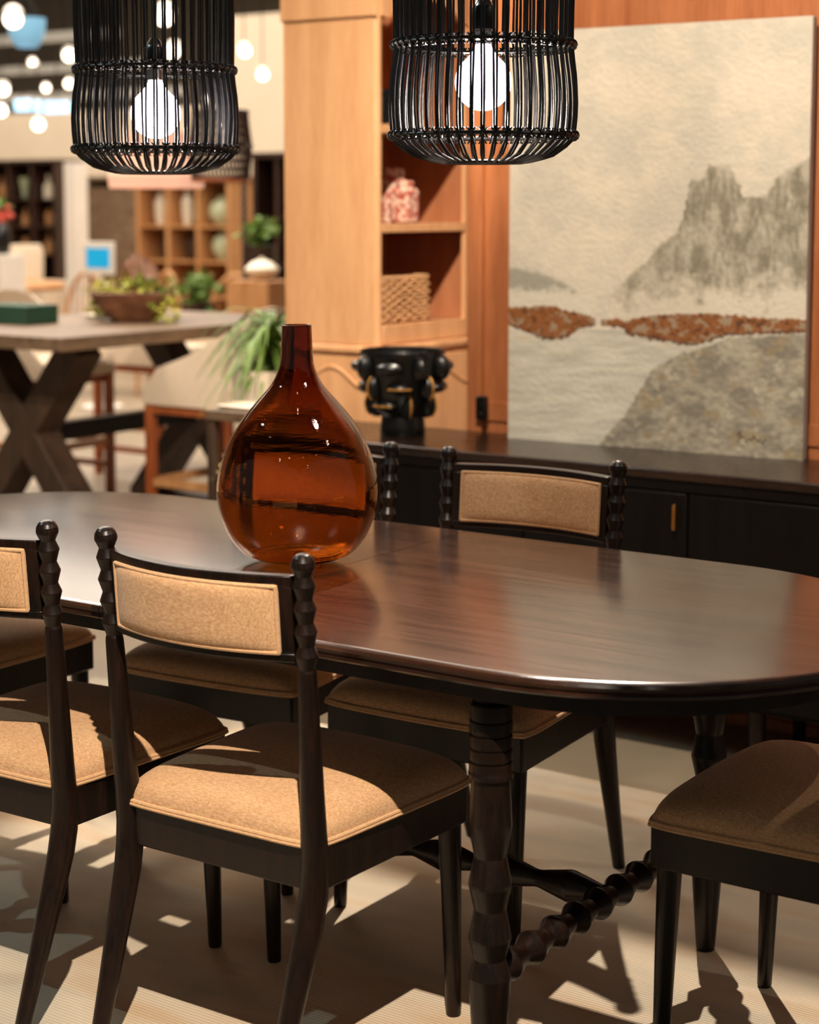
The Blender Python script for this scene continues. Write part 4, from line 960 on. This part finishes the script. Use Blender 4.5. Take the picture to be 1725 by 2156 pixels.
# ceiling lights
tk = thing('track_light', 'bright round ceiling track light at the top left corner', 'ceiling light', group='bright track lights over the shop')
def track(o, up_):
    MB().lathe([(.001, -.02), (.035, -.02), (.055, .02), (.055, .14), (.05, .14), (.05, .03), (.001, .03)], 24).build('head', white_paint, o)
    MB().lathe([(.001, .125), (.0495, .125), (.0495, .132), (.001, .132)], 24).build('lens', lamp_m, o)
for i_, (px, py, Z, s_) in enumerate(((28, 27, 11, 1.1), (145, 110, 15, 1.0), (68, 130, 17, .8), (97, 182, 18, .75), (6, 182, 15, 1.0), (80, 257, 17.2, 1.1), (147, 172, 17, .8), (553, 151, 12.5, .75), (514, 100, 12, .8), (0, 228, 16, 1), (368, 98, 13, 1), (350, 20, 10, 1), (440, 205, 16, .55))):
    q = V(px, py, Z)
    if i_ == 0: o = tk; track(o, 0)
    else:
        o = copy_tree(tk)
        o['label'] = ('', 'large round track light touching the left edge of the left pendant, upper one', 'dim track light just below the blue bowl chandelier', 'small track light below right of the chandelier, above the blue strip lights', 'track light at the left edge of the photo, above the blue strip lights', 'lowest track light, below the blue strip lights', 'track light touching the left pendant edge, lower one', 'lower bright spotlight on the cream wall between left pendant and hutch', 'upper bright spotlight on the cream wall between left pendant and hutch', 'track light at the left edge of the photo, level with the blue strip lights', 'track light seen through the left pendant cage, above its bulb', 'track light seen through the top of the left pendant cage', 'small track light seen through the right side of the left pendant cage')[i_]
    o.location = q; o.scale = (s_, s_, s_)
    o.rotation_euler = ((CAM+Vector((random.uniform(-3, 3), 0, -3))) - q).to_track_quat('Z', 'Y').to_euler()
    b2 = MB().tube([q+Vector((0, 0, 5.59-q.z)), q+Vector((0, 0, .03))], 0.004, 6); r_ = b2.build('drop_rod', black_m); r_.parent = o
    bpy.context.view_layer.update(); r_.matrix_parent_inverse = o.matrix_world.inverted()
q = V(57, 100, 12); bl = thing('bowl_chandelier', 'blue glowing tiered bowl chandelier at the top left', 'chandelier', q)
k_ = 12/F_PX
MB().lathe([(22*k_, 0), (30*k_, 12*k_), (38*k_, 30*k_), (40*k_, 60*k_), (37*k_, 60*k_), (28*k_, 14*k_), (18*k_, 2*k_)], 32, close=True).build('glass_bowl', glow('chandelier_glow', (104, 150, 176), .9), bl)
MB().ell((0, 0, 36*k_), 11*k_, 11*k_, 11*k_).build('bulb', blue_m, bl); MB().tube([(0, 0, 40*k_), (0, 0, 5.59-q.z)], .006, 6).build('cord', black_m, bl)
for a in range(3): MB().tube([(39*k_*math.cos(a*2.1), 39*k_*math.sin(a*2.1), 60*k_), (0, 0, 110*k_)], .003, 5).build('wire', black_m, bl)
for i_, (p0, p1, py) in enumerate(((28, 68, 222), (72, 86, 224), (88, 152, 226))):
    q = V((p0+p1)/2, py, 16); wd_ = (p1-p0)/F_PX*16/.83
    li = thing('linear_light', ('short bluish strip light at far upper left', 'tiny square bluish light between the two strip lights', 'longer bluish white strip light beside the left pendant lamp')[i_], 'light', q)
    wd_ -= .06; MB().box(-wd_/2, wd_/2, -.04, .04, -.05, .05).build('diffuser', blue_m, li, bevel=.01); MB().box(-wd_/2, wd_/2, -.05, .05, .0505, .07).build('housing', white_paint, li); MB().tube([(0, 0, .07), (0, 0, 5.59-q.z)], .006, 6).build('rod', black_m, li)

near_lamp = glow('near_lamp_glow', (255, 236, 210), 45)
# fixtures of the lamps that light the dining set, and their neighbours on the same track
for i_, (x, y, z, tx, ty) in enumerate(((2.75, -2.46, 3.56, -.1, -.5), (-.9, 2.98, 4.12, .5, .7), (.6, -.72, 4.15, -.15, 1.9), (-1.0, -1.0, 4.3, -3, 2), (3.6, -1.2, 3.8, 1, 0), (1.6, -3.6, 3.7, -1, 0), (-1.2, -2.6, 3.9, 0, 0), (3.2, .6, 3.9, 0, 0), (-2.6, -1.4, 3.8, 0, 0), (.6, -4.2, 3.6, 0, 0), (2.0, 1.0, 4.2, 0, 0), (-2.8, .6, 4.1, 0, 0), (4.2, -3.0, 3.6, 0, 0))):
    o = copy_tree(tk, None)
    for c_ in list(o.children):
        if c_.name.startswith('drop_rod'): bpy.data.objects.remove(c_)
        elif c_.name.startswith('lens'):
            me_ = c_.data.copy(); me_.materials[0] = near_lamp; c_.data = me_
    o['label'] = 'track light above the dining table, mirrored as a small sparkle in the amber vase'; o['group'] = 'track lights above the dining table, mirrored in the amber vase'
    o.location = (x, y, z); o.rotation_euler = (Vector((tx, ty, .5))-Vector((x, y, z))).to_track_quat('Z', 'Y').to_euler()
    o.scale = (.8, .8, .8)
    r_ = MB().tube([(x, y, 5.59), (x, y, z+.03)], .004, 6).build('drop_rod', black_m); r_.parent = o; bpy.context.view_layer.update(); r_.matrix_parent_inverse = o.matrix_world.inverted()
